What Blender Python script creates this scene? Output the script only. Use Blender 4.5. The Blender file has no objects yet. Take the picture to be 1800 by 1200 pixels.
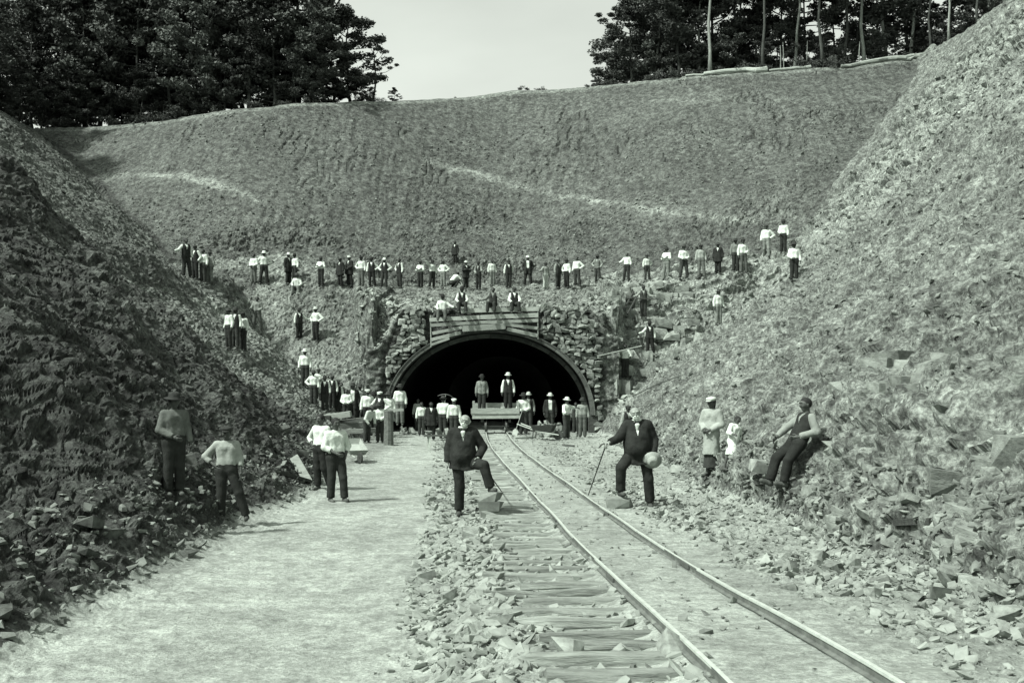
import bpy, bmesh, math, random
import numpy as np
from mathutils import Vector, Matrix
R_ = random.Random(7)
RNG = np.random.default_rng(11)
scene = bpy.context.scene
col = scene.collection

# ------------------------------------------------------------------ camera
CAMZ = 2.3; F = 1800.0; HY = 674.0
cam_d = bpy.data.cameras.new("camera"); cam = bpy.data.objects.new("camera", cam_d); col.objects.link(cam)
cam.location = (0, 0, CAMZ); cam.rotation_euler = (math.radians(90), 0, 0)
cam_d.sensor_width = 36; cam_d.lens = 36; cam_d.shift_y = (HY - 600) / 1800
cam_d.clip_start = 0.05; cam_d.clip_end = 2000
scene.camera = cam
# ------------------------------------------------------------------ sky, sun, exposure
SUN = Vector((-0.64, -0.42, 0.96)).normalized()
w = bpy.data.worlds.new("World"); scene.world = w; w.use_nodes = True
nt = w.node_tree; nt.nodes.clear()
o_ = nt.nodes.new("ShaderNodeOutputWorld"); bg = nt.nodes.new("ShaderNodeBackground")
sk = nt.nodes.new("ShaderNodeTexSky"); sk.sky_type = 'NISHITA'; sk.sun_disc = False
sk.sun_elevation = math.asin(SUN.z); sk.sun_rotation = math.atan2(SUN.x, SUN.y)
sk.air_density = 1.0; sk.dust_density = 3.5; sk.ozone_density = 1.0
hs = nt.nodes.new("ShaderNodeSeparateColor")       # blue-sensitive plate: the sky counts by its blue light
mx = nt.nodes.new("ShaderNodeMix"); mx.data_type = 'RGBA'; mx.blend_type = 'MULTIPLY'; mx.inputs[0].default_value = 1
mx.inputs[7].default_value = (0.95, 1.02, 0.93, 1)
nt.links.new(sk.outputs[0], hs.inputs[0])
tc_ = nt.nodes.new("ShaderNodeTexCoord"); mp_ = nt.nodes.new("ShaderNodeMapping"); mp_.inputs["Scale"].default_value = (2, 2, 6)
cn = nt.nodes.new("ShaderNodeTexNoise"); cn.inputs["Scale"].default_value = 1.6; cn.inputs["Detail"].default_value = 7
cm = nt.nodes.new("ShaderNodeMapRange"); cm.inputs[1].default_value = .3; cm.inputs[2].default_value = .7; cm.inputs[3].default_value = .90; cm.inputs[4].default_value = 1.08
mm_ = nt.nodes.new("ShaderNodeMath"); mm_.operation = 'MULTIPLY'          # thin high haze, a little uneven
nt.links.new(tc_.outputs["Generated"], mp_.inputs[0]); nt.links.new(mp_.outputs[0], cn.inputs["Vector"]); nt.links.new(cn.outputs["Fac"], cm.inputs[0])
nt.links.new(hs.outputs[2], mm_.inputs[0]); nt.links.new(cm.outputs[0], mm_.inputs[1]); nt.links.new(mm_.outputs[0], mx.inputs[6])
nt.links.new(mx.outputs[2], bg.inputs[0]); bg.inputs[1].default_value = 0.15
nt.links.new(bg.outputs[0], o_.inputs[0])
sd = bpy.data.lights.new("sun", 'SUN'); sun = bpy.data.objects.new("sun", sd); col.objects.link(sun)
sd.energy = 4.4; sd.angle = math.radians(3.0); sd.color = (0.98, 1.0, 0.95)
sun.rotation_euler = (-SUN).to_track_quat('-Z', 'Y').to_euler(); sun.location = (-30, -10, 60)
scene.view_settings.view_transform = 'Standard'; scene.view_settings.look = 'None'
scene.view_settings.exposure = 0.56; scene.view_settings.gamma = 1; scene.view_settings.use_curve_mapping = False

# ------------------------------------------------------------------ helpers
def tag(o, label=None, cat=None, group=None, kind=None):
    if label: o['label'] = label
    if cat: o['category'] = cat
    if group: o['group'] = group
    if kind: o['kind'] = kind
    return o
def empty(name, loc=(0, 0, 0), rz=0.0):
    o = bpy.data.objects.new(name, None); col.objects.link(o); o.location = loc; o.rotation_euler = (0, 0, rz)
    o.empty_display_size = 0.2
    return o
def link(name, me, parent=None, loc=None, rot=None, scale=None):
    o = bpy.data.objects.new(name, me); col.objects.link(o)
    if parent: o.parent = parent
    if loc is not None: o.location = loc
    if rot is not None: o.rotation_euler = rot
    if scale is not None: o.scale = scale
    return o
def np_mesh(name, V, Q, mat=None, smooth=False):
    """V (n,3) float, Q (m,k) int"""
    V = np.asarray(V, np.float32); Q = np.asarray(Q, np.int32)
    me = bpy.data.meshes.new(name); me.vertices.add(len(V)); me.vertices.foreach_set("co", V.ravel())
    k = Q.shape[1]; me.loops.add(Q.size); me.loops.foreach_set("vertex_index", Q.ravel())
    me.polygons.add(len(Q)); me.polygons.foreach_set("loop_start", np.arange(0, Q.size, k, dtype=np.int32))
    me.polygons.foreach_set("loop_total", np.full(len(Q), k, np.int32))
    me.polygons.foreach_set("use_smooth", np.full(len(Q), bool(smooth)))
    me.update(calc_edges=True)
    if mat: me.materials.append(mat)
    return me
class MB:
    """collects boxes, tubes and blocks into one mesh"""
    def __init__(s): s.v = []; s.f = []
    def add(s, vs, fs):
        n = len(s.v); s.v += [tuple(p) for p in vs]; s.f += [tuple(i + n for i in f) for f in fs]; return s
    def box(s, a, b, w_, h_, up=(0, 0, 1), jit=0.0):
        """a beam from a to b, section w_ (side) by h_ (up)"""
        a = Vector(a); b = Vector(b); d = (b - a).normalized(); up = Vector(up)
        if abs(d.dot(up)) > 0.98: up = Vector((0, 1, 0))
        sd_ = d.cross(up).normalized(); u = sd_.cross(d)
        vs = []
        for p in (a, b):
            for i, j in ((-1, -1), (1, -1), (1, 1), (-1, 1)):
                q = p + sd_ * i * w_ / 2 + u * j * h_ / 2
                if jit: q = q + Vector((R_.uniform(-jit, jit), R_.uniform(-jit, jit), R_.uniform(-jit, jit)))
                vs.append(q)
        return s.add(vs, [(3, 2, 1, 0), (4, 5, 6, 7), (0, 1, 5, 4), (1, 2, 6, 5), (2, 3, 7, 6), (3, 0, 4, 7)])
    def tube(s, pts, rad, n=8, jit=0.0, caps=True):
        pts = [Vector(p) for p in pts]; rings = []
        if not hasattr(rad, '__len__'): rad = [rad] * len(pts)
        for i, p in enumerate(pts):
            d = (pts[min(i + 1, len(pts) - 1)] - pts[max(i - 1, 0)]).normalized()
            ref = Vector((0, 0, 1)) if abs(d.z) < 0.9 else Vector((1, 0, 0))
            a = d.cross(ref).normalized(); b = d.cross(a)
            rings.append([p + (a * math.cos(2 * math.pi * k / n) + b * math.sin(2 * math.pi * k / n)) * rad[i] * (1 + R_.uniform(-jit, jit)) for k in range(n)])
        vs = [q for r in rings for q in r]; fs = []
        for i in range(len(pts) - 1):
            for k in range(n): fs.append((i * n + k, i * n + (k + 1) % n, (i + 1) * n + (k + 1) % n, (i + 1) * n + k))
        if caps: fs += [tuple(range(n))[::-1], tuple((len(pts) - 1) * n + k for k in range(n))]
        return s.add(vs, fs)
    def mesh(s, name, mat, smooth=False):
        me = bpy.data.meshes.new(name); me.from_pydata([tuple(v) for v in s.v], [], s.f); me.update()
        bm_ = bmesh.new(); bm_.from_mesh(me); bmesh.ops.recalc_face_normals(bm_, faces=bm_.faces); bm_.to_mesh(me); bm_.free()
        if smooth:
            for p in me.polygons: p.use_smooth = True
        if mat: me.materials.append(mat)
        return me
    def build(s, name, mat, parent=None, smooth=False, **k):
        return link(name, s.mesh(name, mat, smooth), parent, **k)

def hash3(i, j, k, s=0):
    h = (i.astype(np.int64) * 374761393 + j.astype(np.int64) * 668265263 + k.astype(np.int64) * 2147483647 + s * 1274126177) & 0xFFFFFFFF
    h = ((h ^ (h >> 13)) * 1274126177) & 0xFFFFFFFF
    h = ((h ^ (h >> 16)) * 2246822519) & 0xFFFFFFFF
    return ((h ^ (h >> 15)) & 0xFFFFFF) / float(0x1000000)
def vnoise(P, s=0):
    """smooth value noise, -1..1; P (n,3)"""
    I = np.floor(P).astype(np.int64); f = P - I; f = f * f * (3 - 2 * f); r = 0
    for a in (0, 1):
        wa = f[:, 0] if a else 1 - f[:, 0]
        for b in (0, 1):
            wb = f[:, 1] if b else 1 - f[:, 1]
            for c in (0, 1):
                wc = f[:, 2] if c else 1 - f[:, 2]
                r = r + wa * wb * wc * hash3(I[:, 0] + a, I[:, 1] + b, I[:, 2] + c, s)
    return r * 2 - 1
def fbm(P, oct_=4, s=0, gain=0.5):
    r = 0; a = 1.0; t = 0
    for o in range(oct_):
        r = r + a * vnoise(P * (2.0 ** o) + o * 17.3, s + o); t += a; a *= gain
    return r / t
def cells(P, s=0):
    """broken-slab cells: returns a per-cell height with a random tilt, and the distance to the joint"""
    B = np.floor(P - 0.5).astype(np.int64); f1 = np.full(len(P), 9.0); f2 = np.full(len(P), 9.0)
    val = np.zeros(len(P)); rnd = np.zeros(len(P))
    for a in (0, 1):
        for b in (0, 1):
            for c in (0, 1):
                i, j, k = B[:, 0] + a, B[:, 1] + b, B[:, 2] + c
                h1 = hash3(i, j, k, s); h2 = hash3(i, j, k, s + 1); h3 = hash3(i, j, k, s + 2)
                dx = P[:, 0] - (i + .5 + (h1 - .5) * .8); dy = P[:, 1] - (j + .5 + (h2 - .5) * .8); dz = P[:, 2] - (k + .5 + (h3 - .5) * .8)
                d = np.sqrt(dx * dx + dy * dy + dz * dz)
                m = d < f1
                f2 = np.where(m, f1, np.minimum(f2, d)); f1 = np.where(m, d, f1)
                h4 = (h1 * 7.13 + h2 * 3.7) % 1.0
                v = (h4 - .5) + (h2 - .5) * dx * 1.6 + (h3 - .5) * dy * 1.6 + (h1 - .5) * dz * 1.6
                val = np.where(m, v, val); rnd = np.where(m, h4, rnd)
    jn = f2 - f1
    return (val + .35) * sst(0, .22, jn) - .2, jn, rnd
def sst(a, b, x):
    t = np.clip((x - a) / (b - a), 0, 1); return t * t * (3 - 2 * t)
def smax(a, b, k=0.5):
    h = np.clip(.5 + .5 * (a - b) / k, 0, 1); return b * (1 - h) + a * h + k * h * (1 - h)
def smin(a, b, k=0.5): return -smax(-a, -b, k)

# ------------------------------------------------------------------ materials
def mat_new(name):
    m = bpy.data.materials.new(name); m.use_nodes = True; n = m.node_tree
    b = n.nodes["Principled BSDF"]; b.inputs["Roughness"].default_value = 0.9
    if "Specular IOR Level" in b.inputs: b.inputs["Specular IOR Level"].default_value = 0.25
    return m, n, b
GREEN = (0.93, 1.03, 0.93)      # the print is toned a cold green; every grey carries it
def tone(v, t=1.0): return (v * (1 + (GREEN[0] - 1) * t), v * (1 + (GREEN[1] - 1) * t), v * (1 + (GREEN[2] - 1) * t), 1)
def mat_noise(name, lo, hi, scale=8.0, detail=6.0, bump=0.3, bscale=None, rough=0.9, stretch=(1, 1, 1), coord='Object', spec=0.25, contrast=(0.3, 0.7), rand=0.0, attr=None, dist=0.02):
    m, n, b = mat_new(name); L = n.links.new
    tc = n.nodes.new("ShaderNodeTexCoord"); mp = n.nodes.new("ShaderNodeMapping"); mp.inputs["Scale"].default_value = stretch
    L(tc.outputs[coord], mp.inputs[0])
    if coord == 'World':
        pass
    nz = n.nodes.new("ShaderNodeTexNoise"); nz.inputs["Scale"].default_value = scale; nz.inputs["Detail"].default_value = detail; nz.inputs["Roughness"].default_value = 0.65
    L(mp.outputs[0], nz.inputs["Vector"])
    cr = n.nodes.new("ShaderNodeValToRGB"); cr.color_ramp.elements[0].position = contrast[0]; cr.color_ramp.elements[1].position = contrast[1]
    cr.color_ramp.elements[0].color = tone(lo); cr.color_ramp.elements[1].color = tone(hi)
    L(nz.outputs["Fac"], cr.inputs[0]); out = cr.outputs[0]
    def mul(a, sock):
        mm = n.nodes.new("ShaderNodeMix"); mm.data_type = 'RGBA'; mm.blend_type = 'MULTIPLY'; mm.inputs[0].default_value = 1
        L(a, mm.inputs[6]); L(sock, mm.inputs[7]); return mm.outputs[2]
    if rand:
        oi = n.nodes.new("ShaderNodeObjectInfo"); mr = n.nodes.new("ShaderNodeMapRange")
        mr.inputs[3].default_value = 1 - rand; mr.inputs[4].default_value = 1 + rand
        L(oi.outputs["Random"], mr.inputs[0]); out = mul(out, mr.outputs[0])
    if attr:
        at = n.nodes.new("ShaderNodeAttribute"); at.attribute_name = attr; out = mul(out, at.outputs["Fac"])
    L(out, b.inputs["Base Color"]); b.inputs["Roughness"].default_value = rough
    if "Specular IOR Level" in b.inputs: b.inputs["Specular IOR Level"].default_value = spec
    if bump:
        n2 = n.nodes.new("ShaderNodeTexNoise"); n2.inputs["Scale"].default_value = bscale or scale * 3; n2.inputs["Detail"].default_value = 5
        n2.inputs["Roughness"].default_value = 0.7
        L(mp.outputs[0], n2.inputs["Vector"]); bp = n.nodes.new("ShaderNodeBump"); bp.inputs["Strength"].default_value = bump; bp.inputs["Distance"].default_value = dist
        L(n2.outputs["Fac"], bp.inputs["Height"]); L(bp.outputs[0], b.inputs["Normal"])
    return m
M = {}
def speckle(m, scales, lo=.55, hi=1.25, pos=(.38, .60)):
    n = m.node_tree; b = n.nodes["Principled BSDF"]; L = n.links.new
    src = b.inputs["Base Color"].links[0].from_socket; tc = [x for x in n.nodes if x.bl_idname == 'ShaderNodeTexCoord'][0]
    for k, sc in enumerate(scales):
        nz = n.nodes.new("ShaderNodeTexNoise"); nz.inputs["Scale"].default_value = sc; nz.inputs["Detail"].default_value = 4; nz.inputs["Roughness"].default_value = .7
        L(tc.outputs["Object"], nz.inputs["Vector"])
        mr = n.nodes.new("ShaderNodeMapRange"); mr.inputs[1].default_value = pos[0]; mr.inputs[2].default_value = pos[1]; mr.inputs[3].default_value = lo; mr.inputs[4].default_value = hi
        L(nz.outputs["Fac"], mr.inputs[0])
        mm = n.nodes.new("ShaderNodeMix"); mm.data_type = 'RGBA'; mm.blend_type = 'MULTIPLY'; mm.inputs[0].default_value = 1
        L(src, mm.inputs[6]); L(mr.outputs[0], mm.inputs[7]); src = mm.outputs[2]
    L(src, b.inputs["Base Color"])
M['floor'] = mat_noise('packed_earth', .22, .39, scale=1.6, detail=12, bump=1.0, bscale=26, attr='tone', dist=.03, contrast=(.3, .68))
M['bank'] = mat_noise('broken_clay', .055, .215, scale=2.3, detail=12, bump=.8, bscale=15, attr='tone', dist=.035, contrast=(.32, .66))
speckle(M['bank'], (5.0, 15.0), .50, 1.30, (.38, .60)); speckle(M['floor'], (7., 26.0,), .72, 1.12)  # dark dirt specks; small pit shadows are put into the clay colour too
M['tunnel'] = mat_noise('shade_dark_rock', .015, .035, scale=1.2, bump=.8, bscale=3)  # the darkness of the unlit bore is put into the rock colour
M['stone'] = mat_noise('rubble_stone', .07, .26, scale=2.5, bump=.6, bscale=14, rand=.45, dist=.012)
M['rock'] = mat_noise('loose_rock', .10, .27, scale=3, bump=.5, bscale=22, rand=.25, dist=.010)
M['clod'] = mat_noise('clay_clod', .06, .24, scale=2.5, bump=.6, bscale=18, dist=.012)
M['clod_dark'] = mat_noise('shaded_clay_clod', .025, .12, scale=2.5, bump=.6, bscale=18, dist=.012)  # darker copy of the clod, carrying the left bank's shade in its colour
M['archwood'] = mat_noise('arch_timber', .05, .12, scale=3, bump=.5, bscale=20, rand=.3)
M['logwood'] = mat_noise('barked_log', .2, .4, scale=3, bump=.6, stretch=(.6, 4, 4), rand=.2)
M['ledge'] = mat_noise('ledge_rock', .09, .31, scale=2.2, detail=12, bump=.7, bscale=9, stretch=(1, 1, 1), rand=.3, dist=.03)
M['bark'] = mat_noise('bark', .03, .07, scale=3, bump=.6, stretch=(4, 4, .6), rand=.3)
M['palebark'] = mat_noise('pale_bark', .12, .28, scale=3, bump=.6, stretch=(4, 4, .6), rand=.3)
M['leaf'] = mat_noise('leaves', .03, .075, scale=.6, bump=0, coord='Object', rand=.3, rough=.7)
M['leafpale'] = mat_noise('leaves_pale', .05, .11, scale=.6, bump=0, coord='Object', rand=.3, rough=.7)  # paler leaf tone for one tree shape of each kind
M['wood'] = mat_noise('sawn_wood', .20, .36, scale=3, bump=.4, bscale=30, stretch=(1, 6, 6), rand=.2, dist=.01)
M['tie'] = mat_noise('hewn_wood', .12, .34, scale=4, bump=.9, bscale=14, stretch=(.6, 5, 5), rand=.2, dist=.03)
M['darkwood'] = mat_noise('dark_wood', .03, .075, scale=5, bump=.4, stretch=(1, 5, 5), rand=.2)
M['railside'] = mat_noise('rusty_rail_side', .07, .16, scale=9, bump=.2, rough=.7)
M['iron'] = mat_noise('iron', .05, .09, scale=10, bump=.2, rough=.5, spec=.5)
M['rail'] = mat_noise('rail_steel', .34, .50, scale=12, bump=.1, rough=.45, spec=.6)
M['skin_d'] = mat_noise('dark_skin', .045, .075, scale=20, bump=0, rough=.6, rand=.4)
M['skin_l'] = mat_noise('light_skin', .19, .26, scale=20, bump=.1, rough=.55)
M['hair_w'] = mat_noise('white_hair', .5, .75, scale=30, bump=.8, bscale=60, rough=.8)
M['hair_k'] = mat_noise('black_hair', .01, .02, scale=30, bump=.5, bscale=60, rough=.7)
M['shirt'] = mat_noise('white_cotton', .46, .66, scale=5, bump=.6, bscale=9, rand=.12, dist=.03)
M['greyshirt'] = mat_noise('grey_cotton', .16, .26, scale=5, bump=.6, bscale=9, rand=.3, dist=.03)
M['black'] = mat_noise('black_wool', .014, .032, scale=9, bump=.5, bscale=10, rough=.95, dist=.03, spec=.12)
M['trouser'] = mat_noise('dark_wool', .022, .042, scale=6, bump=.5, bscale=9, rand=.4, rough=.95, dist=.03, spec=.12)
M['greytrouser'] = mat_noise('dusty_wool', .08, .17, scale=6, bump=.5, bscale=9, rand=.4, dist=.03, spec=.12)
M['lighttrouser'] = mat_noise('pale_canvas', .3, .45, scale=6, bump=.5, bscale=9, dist=.03)
M['felt'] = mat_noise('dark_felt', .02, .05, scale=10, bump=.2, rand=.5)
M['straw'] = mat_noise('pale_felt', .42, .6, scale=10, bump=.3, rand=.2)
M['palecoat'] = mat_noise('pale_coat', .22, .32, scale=5, bump=.5, bscale=8, dist=.03)
M['palewood'] = mat_noise('pale_wood', .38, .55, scale=4, bump=.3, stretch=(1, 5, 5))
M['darktimber'] = mat_noise('weathered_timber', .06, .15, scale=4, bump=.5, stretch=(1, 5, 5), rand=.2)
M['palesteel'] = mat_noise('worn_steel', .35, .5, scale=8, bump=.2, rough=.4, spec=.6)
M['leather'] = mat_noise('dusty_leather', .04, .10, scale=10, bump=.3, rand=.3)

# ------------------------------------------------------------------ shape of the cutting
HC_Y = [0, 5.7, 9, 14, 18, 28, 36, 200]; HC_V = [1.72, 1.77, 1.96, 2.14, 2.20, 2.27, 2.30, 2.3]
def ztrack(Y): return CAMZ - np.interp(Y, HC_Y, HC_V)
RL_Y = [1.5, 3.5, 5.71, 8.08, 11.5, 16.5, 21, 26.3, 31, 37.3, 43, 49.4, 60, 80]
RL_X = [1.33, 1.28, 1.20, 1.08, 0.90, 0.605, 0.28, -0.117, -0.46, -.84, -1.08, -1.28, -1.5, -1.7]
def _cub(Yq):
    # smooth interpolation (average of shifted linear samples)
    Yq = np.asarray(Yq, float); r = 0
    for d in (-2, -1, 0, 1, 2): r = r + np.interp(Yq + d * (0.25 + Yq * .035), RL_Y, RL_X)
    return r / 5
def xrail(Y): return _cub(Y)
GAUGE = 0.93
YP = 48.8            # the plane of the portal
XC, Z0, AA, BB = -1.06, 0.80, 4.80, 3.95
XL, XR = -6.7, 4.9
def w2(X, Y, sc, s): return vnoise(np.stack([X / sc, Y / sc, np.full_like(X, .37 + s)], 1), s)
def floor_h(X, Y):
    zt = ztrack(Y); xl = xrail(Y)
    e = xl - 1.15 + .12 * w2(X, Y, .8, 3)
    t = sst(-.75, 0, X - e)
    h = zt * t
    h = h - .05 * sst(1.9, 2.6, X - xl)
    # the trodden left path dips a little in the middle
    h = h - .06 * np.exp(-((X + 2.0) / 1.6) ** 2)
    return h
def base_h(X, Y):
    Fh = floor_h(X, Y)
    wa = w2(X, Y, 5, 21); wb = w2(X, Y, 2.2, 22); wc = w2(X, Y, 9, 23)
    a = .93 * (-X - 4.45 - 1.7 * sst(25, 31, Y) + .45 * wb + .35 * wa)
    a = smin(a, 10.5 + .3 * wa, 1.0)
    ye = 31.6 + 1.0 * wa + .5 * wb
    a = a - 1.35 * np.maximum(0, Y - ye)
    b = 1.1 * (-X - 8.2 + .5 * wb)
    yt = 60 - .055 * np.minimum(np.abs(X), 13) ** 2
    yb = 63.5 - 6.2 * (1 - np.exp(-(X / 12.5) ** 2)) + 5.0 * sst(16, 34, -X)
    terr = 7.9 + .2 * (Y - yt) + .15 * wa
    b = smin(b, 7.6 + .12 * (-X - 15) + .2 * wa, .5)
    ul = 8 + .72 * (-X - 17.5 + wa * .8)
    Lh = smax(smax(a, b, .3), ul, .8)
    steep = 1.5 - .3 * sst(16, 26, Y)
    dx = X - 4.15 - .35 * wb - .3 * wa
    hb = 1.9
    r1 = np.minimum(steep * dx, hb + .70 * (dx - hb / steep) + .02)
    r2 = 7.1 + 1.08 * (X - 13.4 - .3 * wc)
    Rh = smax(r1, r2, 1.2)
    kl = .78 + 3.2 * sst(-9.0, -6.7, X) ** 2
    kr = 1.2 + 3.5 * (1 - sst(4.9, 5.9, X)) ** 2
    hl = .75 + kl * (Y - 47.4 - .4 * wb - 1.25 * sst(-9.5, -6.9, X))
    hr = .2 + kr * (Y - 48.2 - .3 * wb - .5 * (1 - sst(4.9, 5.9, X)))
    ctr = (X > XL) & (X < XR)
    k = np.where(X < -1, hl, hr)
    hw = np.where(ctr, np.where(Y > YP + .1, 60.0, -60.0), k)
    hw = smin(hw, terr, .25)
    top = np.where(ctr & (Y > YP), 5.85 - 1.9 * sst(-5.0, -6.7, X) * sst(51.5, 49.5, Y) - 1.3 * sst(3.6, 4.9, X) * sst(51.5, 49.5, Y) + .21 * (Y - 49.5), 99)
    hw = np.minimum(hw, np.maximum(top, 0))
    Bh = 8.6 + .84 * (Y - yb - .5 * wa) + .5 * wc
    H = smax(Fh, Lh, .25); H = smax(H, Rh, .25); H = smax(H, hw, .15); H = smax(H, Bh, .9)
    P = np.interp(X, [-60, -37, -18, -8, 0, 10, 26, 33, 60], [20.9, 22.1, 23.1, 25.0, 26.5, 26.7, 27.2, 28.4, 31.0]) + .07 * (np.minimum(Y, 120) - 83) + .12 * wc + .1 * wb
    H = smin(H, P, .6)
    inside = ctr & (Y <= YP + .1) & (Y > 40)
    H = np.where(inside & (X > XL) & (X < XR), np.where(np.abs(X) < 99, np.minimum(H, np.maximum(Fh, -1) + np.maximum(0, np.maximum(a, np.minimum(r1, 3)))), H), H)
    return H, dict(F=Fh, a=a, L=Lh, R=Rh, hw=hw, B=Bh, P=P, terr=terr)

def geo(a, b, n): return a * (b / a) ** (np.arange(n) / n)
ROWS = np.concatenate([geo(2.0, 5, 70), geo(5, 36, 640), geo(36, 47, 70), np.arange(47, YP, .09), [YP], np.arange(YP + .12, 62, .085), np.arange(62, 92, .115), geo(92, 140, 30), geo(140, 900, 12), [900]])
uc = np.linspace(-.53, .53, 720)
side = np.linspace(.54, 1.0, 40) ** 1
side2 = geo(1.05, 6, 10)
U = np.concatenate([-side2[::-1], -side[::-1], uc, side, side2])
def build_terrain():
    nR, nU = len(ROWS), len(U)
    Yg = np.repeat(ROWS, nU); Xg = np.tile(U, nR) * (Yg + 1.0)
    H, c = base_h(Xg, Yg)
    G = H.reshape(nR, nU); Xr = Xg.reshape(nR, nU); Yr = Yg.reshape(nR, nU)
    # smooth-surface normals by finite differences of the base shape
    e = .12
    Hx = np.clip((base_h(Xg + e, Yg)[0] - H) / e, -2.2, 2.2); Hy = np.clip((base_h(Xg, Yg + e)[0] - H) / e, -2.2, 2.2)
    N = np.stack([-Hx, -Hy, np.ones_like(H)], 1); N /= np.linalg.norm(N, axis=1)[:, None]
    P = np.stack([Xg, Yg, H], 1)
    steep = sst(.97, .85, N[:, 2])
    isF = (H < c['F'] + .35)
    left = (c['L'] >= H - .4) & (Xg < 0) & (Yg < 36)
    right = (c['R'] >= H - .5) & (Xg > 0)
    back = (c['B'] >= H - .5) & (Yg > 50)
    hwz = (Yg > 44) & (Yg < 62) & ~back & (H > .8)
    top = (H > c['P'] - .5)
    vis = (Yg < 140)
    d = np.zeros(len(H)); tn = np.ones(len(H))
    # broken slabs, two sizes
    idx = np.where(vis & (H > c['F'] + .03) & ~((Yg < 6) & (np.abs(Xg / Yg) > .8)))[0]
    Pi = P[idx].copy()
    w_ = fbm(Pi / 1.5, 3, 5)
    warp = np.stack([fbm(Pi / .8, 2, 6), fbm(Pi / .8, 2, 7), fbm(Pi / .8, 2, 8)], 1) * .25
    dist = np.hypot(Pi[:, 0], Pi[:, 1])
    v1, j1, r1 = cells((Pi + warp) / np.array([.85, .85, .55]), 31)
    v2, j2, r2 = cells((Pi + warp) / np.array([.30, .34, .2]), 41)
    v3, j3, r3 = cells((Pi + warp * .5) / .12, 51)
    near = sst(34, 20, dist); mid = sst(80, 40, dist)
    di = .13 * v1 * (.4 + .6 * sst(-.2, .5, w_)) + .07 * v2 + .10 * fbm(Pi / .28, 4, 66, .6) + .5 * fbm(Pi / 4.0, 2, 67) + .018 * v3 * near - .05 * sst(.12, 0, j2)
    fine = .25 * w_
    br = back[idx]
    # the back slope: fine crumbs and run-off rills down the fall line
    Yb_ = Pi[:, 1] + Pi[:, 2]
    rill = vnoise(np.stack([(Pi[:, 0] + .45 * fbm(Pi / .8, 2, 9)) / .5 + .9 * fbm(Pi / 5, 2, 19), Pi[:, 2] / 1.7, Pi[:, 1] / 9], 1), 61)
    rill = np.clip(np.abs(rill) * 4, 0, 1)
    lump = fbm(Pi / .55, 3, 62)
    rm = sst(.0, .45, fbm(Pi / 4.5, 2, 63)) * (.25 + .75 * sst(14, 22, Pi[:, 2]))
    pa = .35 + 1.1 * sst(-.25, .35, fbm(Pi / np.array([4, 4, 1.6]), 3, 65)); lowz = .22 + .78 * sst(17, 9, Pi[:, 2]); db = (.15 * v2 * pa + .15 * fbm(Pi / .3, 3, 64) * pa + .09 * v1 * sst(16, 9, Pi[:, 2]) * pa) * lowz + .22 * (rill - 1) * rm + .045 * vnoise(np.stack([Pi[:, 0] / .30, Pi[:, 2] / 1.6, Pi[:, 1] / 9], 1), 72) + .12 * w_
    di = np.where(br, db, di + fine)
    # right bank: upper part is crumbly, with streaks that run along the slope; the foot is ledges of rock
    rr = right[idx] & ~br
    q = Pi.copy()
    sv, sj, srn = cells(np.stack([(q[:, 0] * .7 + q[:, 2]) / .55 + .25 * w_, q[:, 1] / 1.3, (q[:, 2] - q[:, 0] * .25) / .34], 1), 71)
    ledge = sst(3.6, 1.6, Pi[:, 2]) * sst(32, 20, Pi[:, 1])
    up = sst(3, 8, Pi[:, 2])
    dr = .11 * v2 + .14 * lump + .12 * v1 + (.10 * sv) * ledge + .25 * w_ + .45 * fbm(Pi / 4.5, 2, 68) + .30 * fbm(Pi / np.array([5, 1.3, 5]), 2, 69) + .06 * sv * (1 - ledge) + .012 * v3 * near
    di = np.where(rr, dr, di)
    hh = hwz[idx] & (Pi[:, 0] > 4)
    st_ = cells(np.stack([q[:, 0] / 1.6, q[:, 1] / 1.4, q[:, 2] / .55 + .06 * w_], 1), 81)[0]
    di = np.where(hh, .45 * st_ + .1 * v2, di)
    k = sst(.02, .5, (H - c['F'])[idx]) * np.where(top[idx], .5, 1)
    ctr_edge = (Xg[idx] > XL - .3) & (Xg[idx] < XR + .3) & (Yg[idx] < YP + .5) & (Yg[idx] > YP - .6)
    k = np.where(ctr_edge, 0, k)
    d[idx] = di * k
    # floor relief
    fi = np.where(vis & (H <= c['F'] + .6))[0]
    Pf = P[fi]
    xl = xrail(Yg[fi]); dl = Xg[fi] - xl
    rub = sst(-2.1, -1.3, dl) * sst(-.5, -.95, dl) + .9 * sst(1.35, 1.9, dl) * sst(4.6, 3.4, dl)
    rub = np.clip(rub + .9 * sst(-3.4, -4.4, Xg[fi]), 0, 1) * (.45 + .55 * sst(-.1, .35, fbm(Pf / 1.1, 2, 90)))
    f1v, fj, fr = cells(Pf / np.array([.17, .15, .3]), 91)
    f2v = fbm(Pf / .35, 3, 92)
    path = 1 - rub
    df = rub * (.05 * f1v + .06 * f2v) * (1 - sst(.3, .6, H[fi] - c['F'][fi])) + path * .016 * f2v + .008 * f1v
    on_track = sst(-.30, .02, dl) * sst(GAUGE + .35, GAUGE, dl)
    df = df * (1 - .6 * on_track) + .06 * on_track - .025 * sst(-1.2, -1.0, dl) * sst(0, -.12, dl)
    d[fi] += df
    V = P + N * d[:, None]
    # ---- ground colour: dirt, trodden benches, fresh clay, and shade put into the left side
    big = fbm(P / 6, 3, 101)
    tn = 1 + .16 * big
    tn = np.where(left, tn * (.28 + .20 * sst(-.2, .5, fbm(P / 1.8, 3, 102))), tn)  # left bank: darker soil, with the shade of its averted face painted in
    tn = np.where(right & ~top, tn * (.95 + .26 * fbm(P / np.array([2., 2., 1.]), 3, 103) + .34 * fbm(P / np.array([4., .9, 4.]), 3, 108)), tn)
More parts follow.
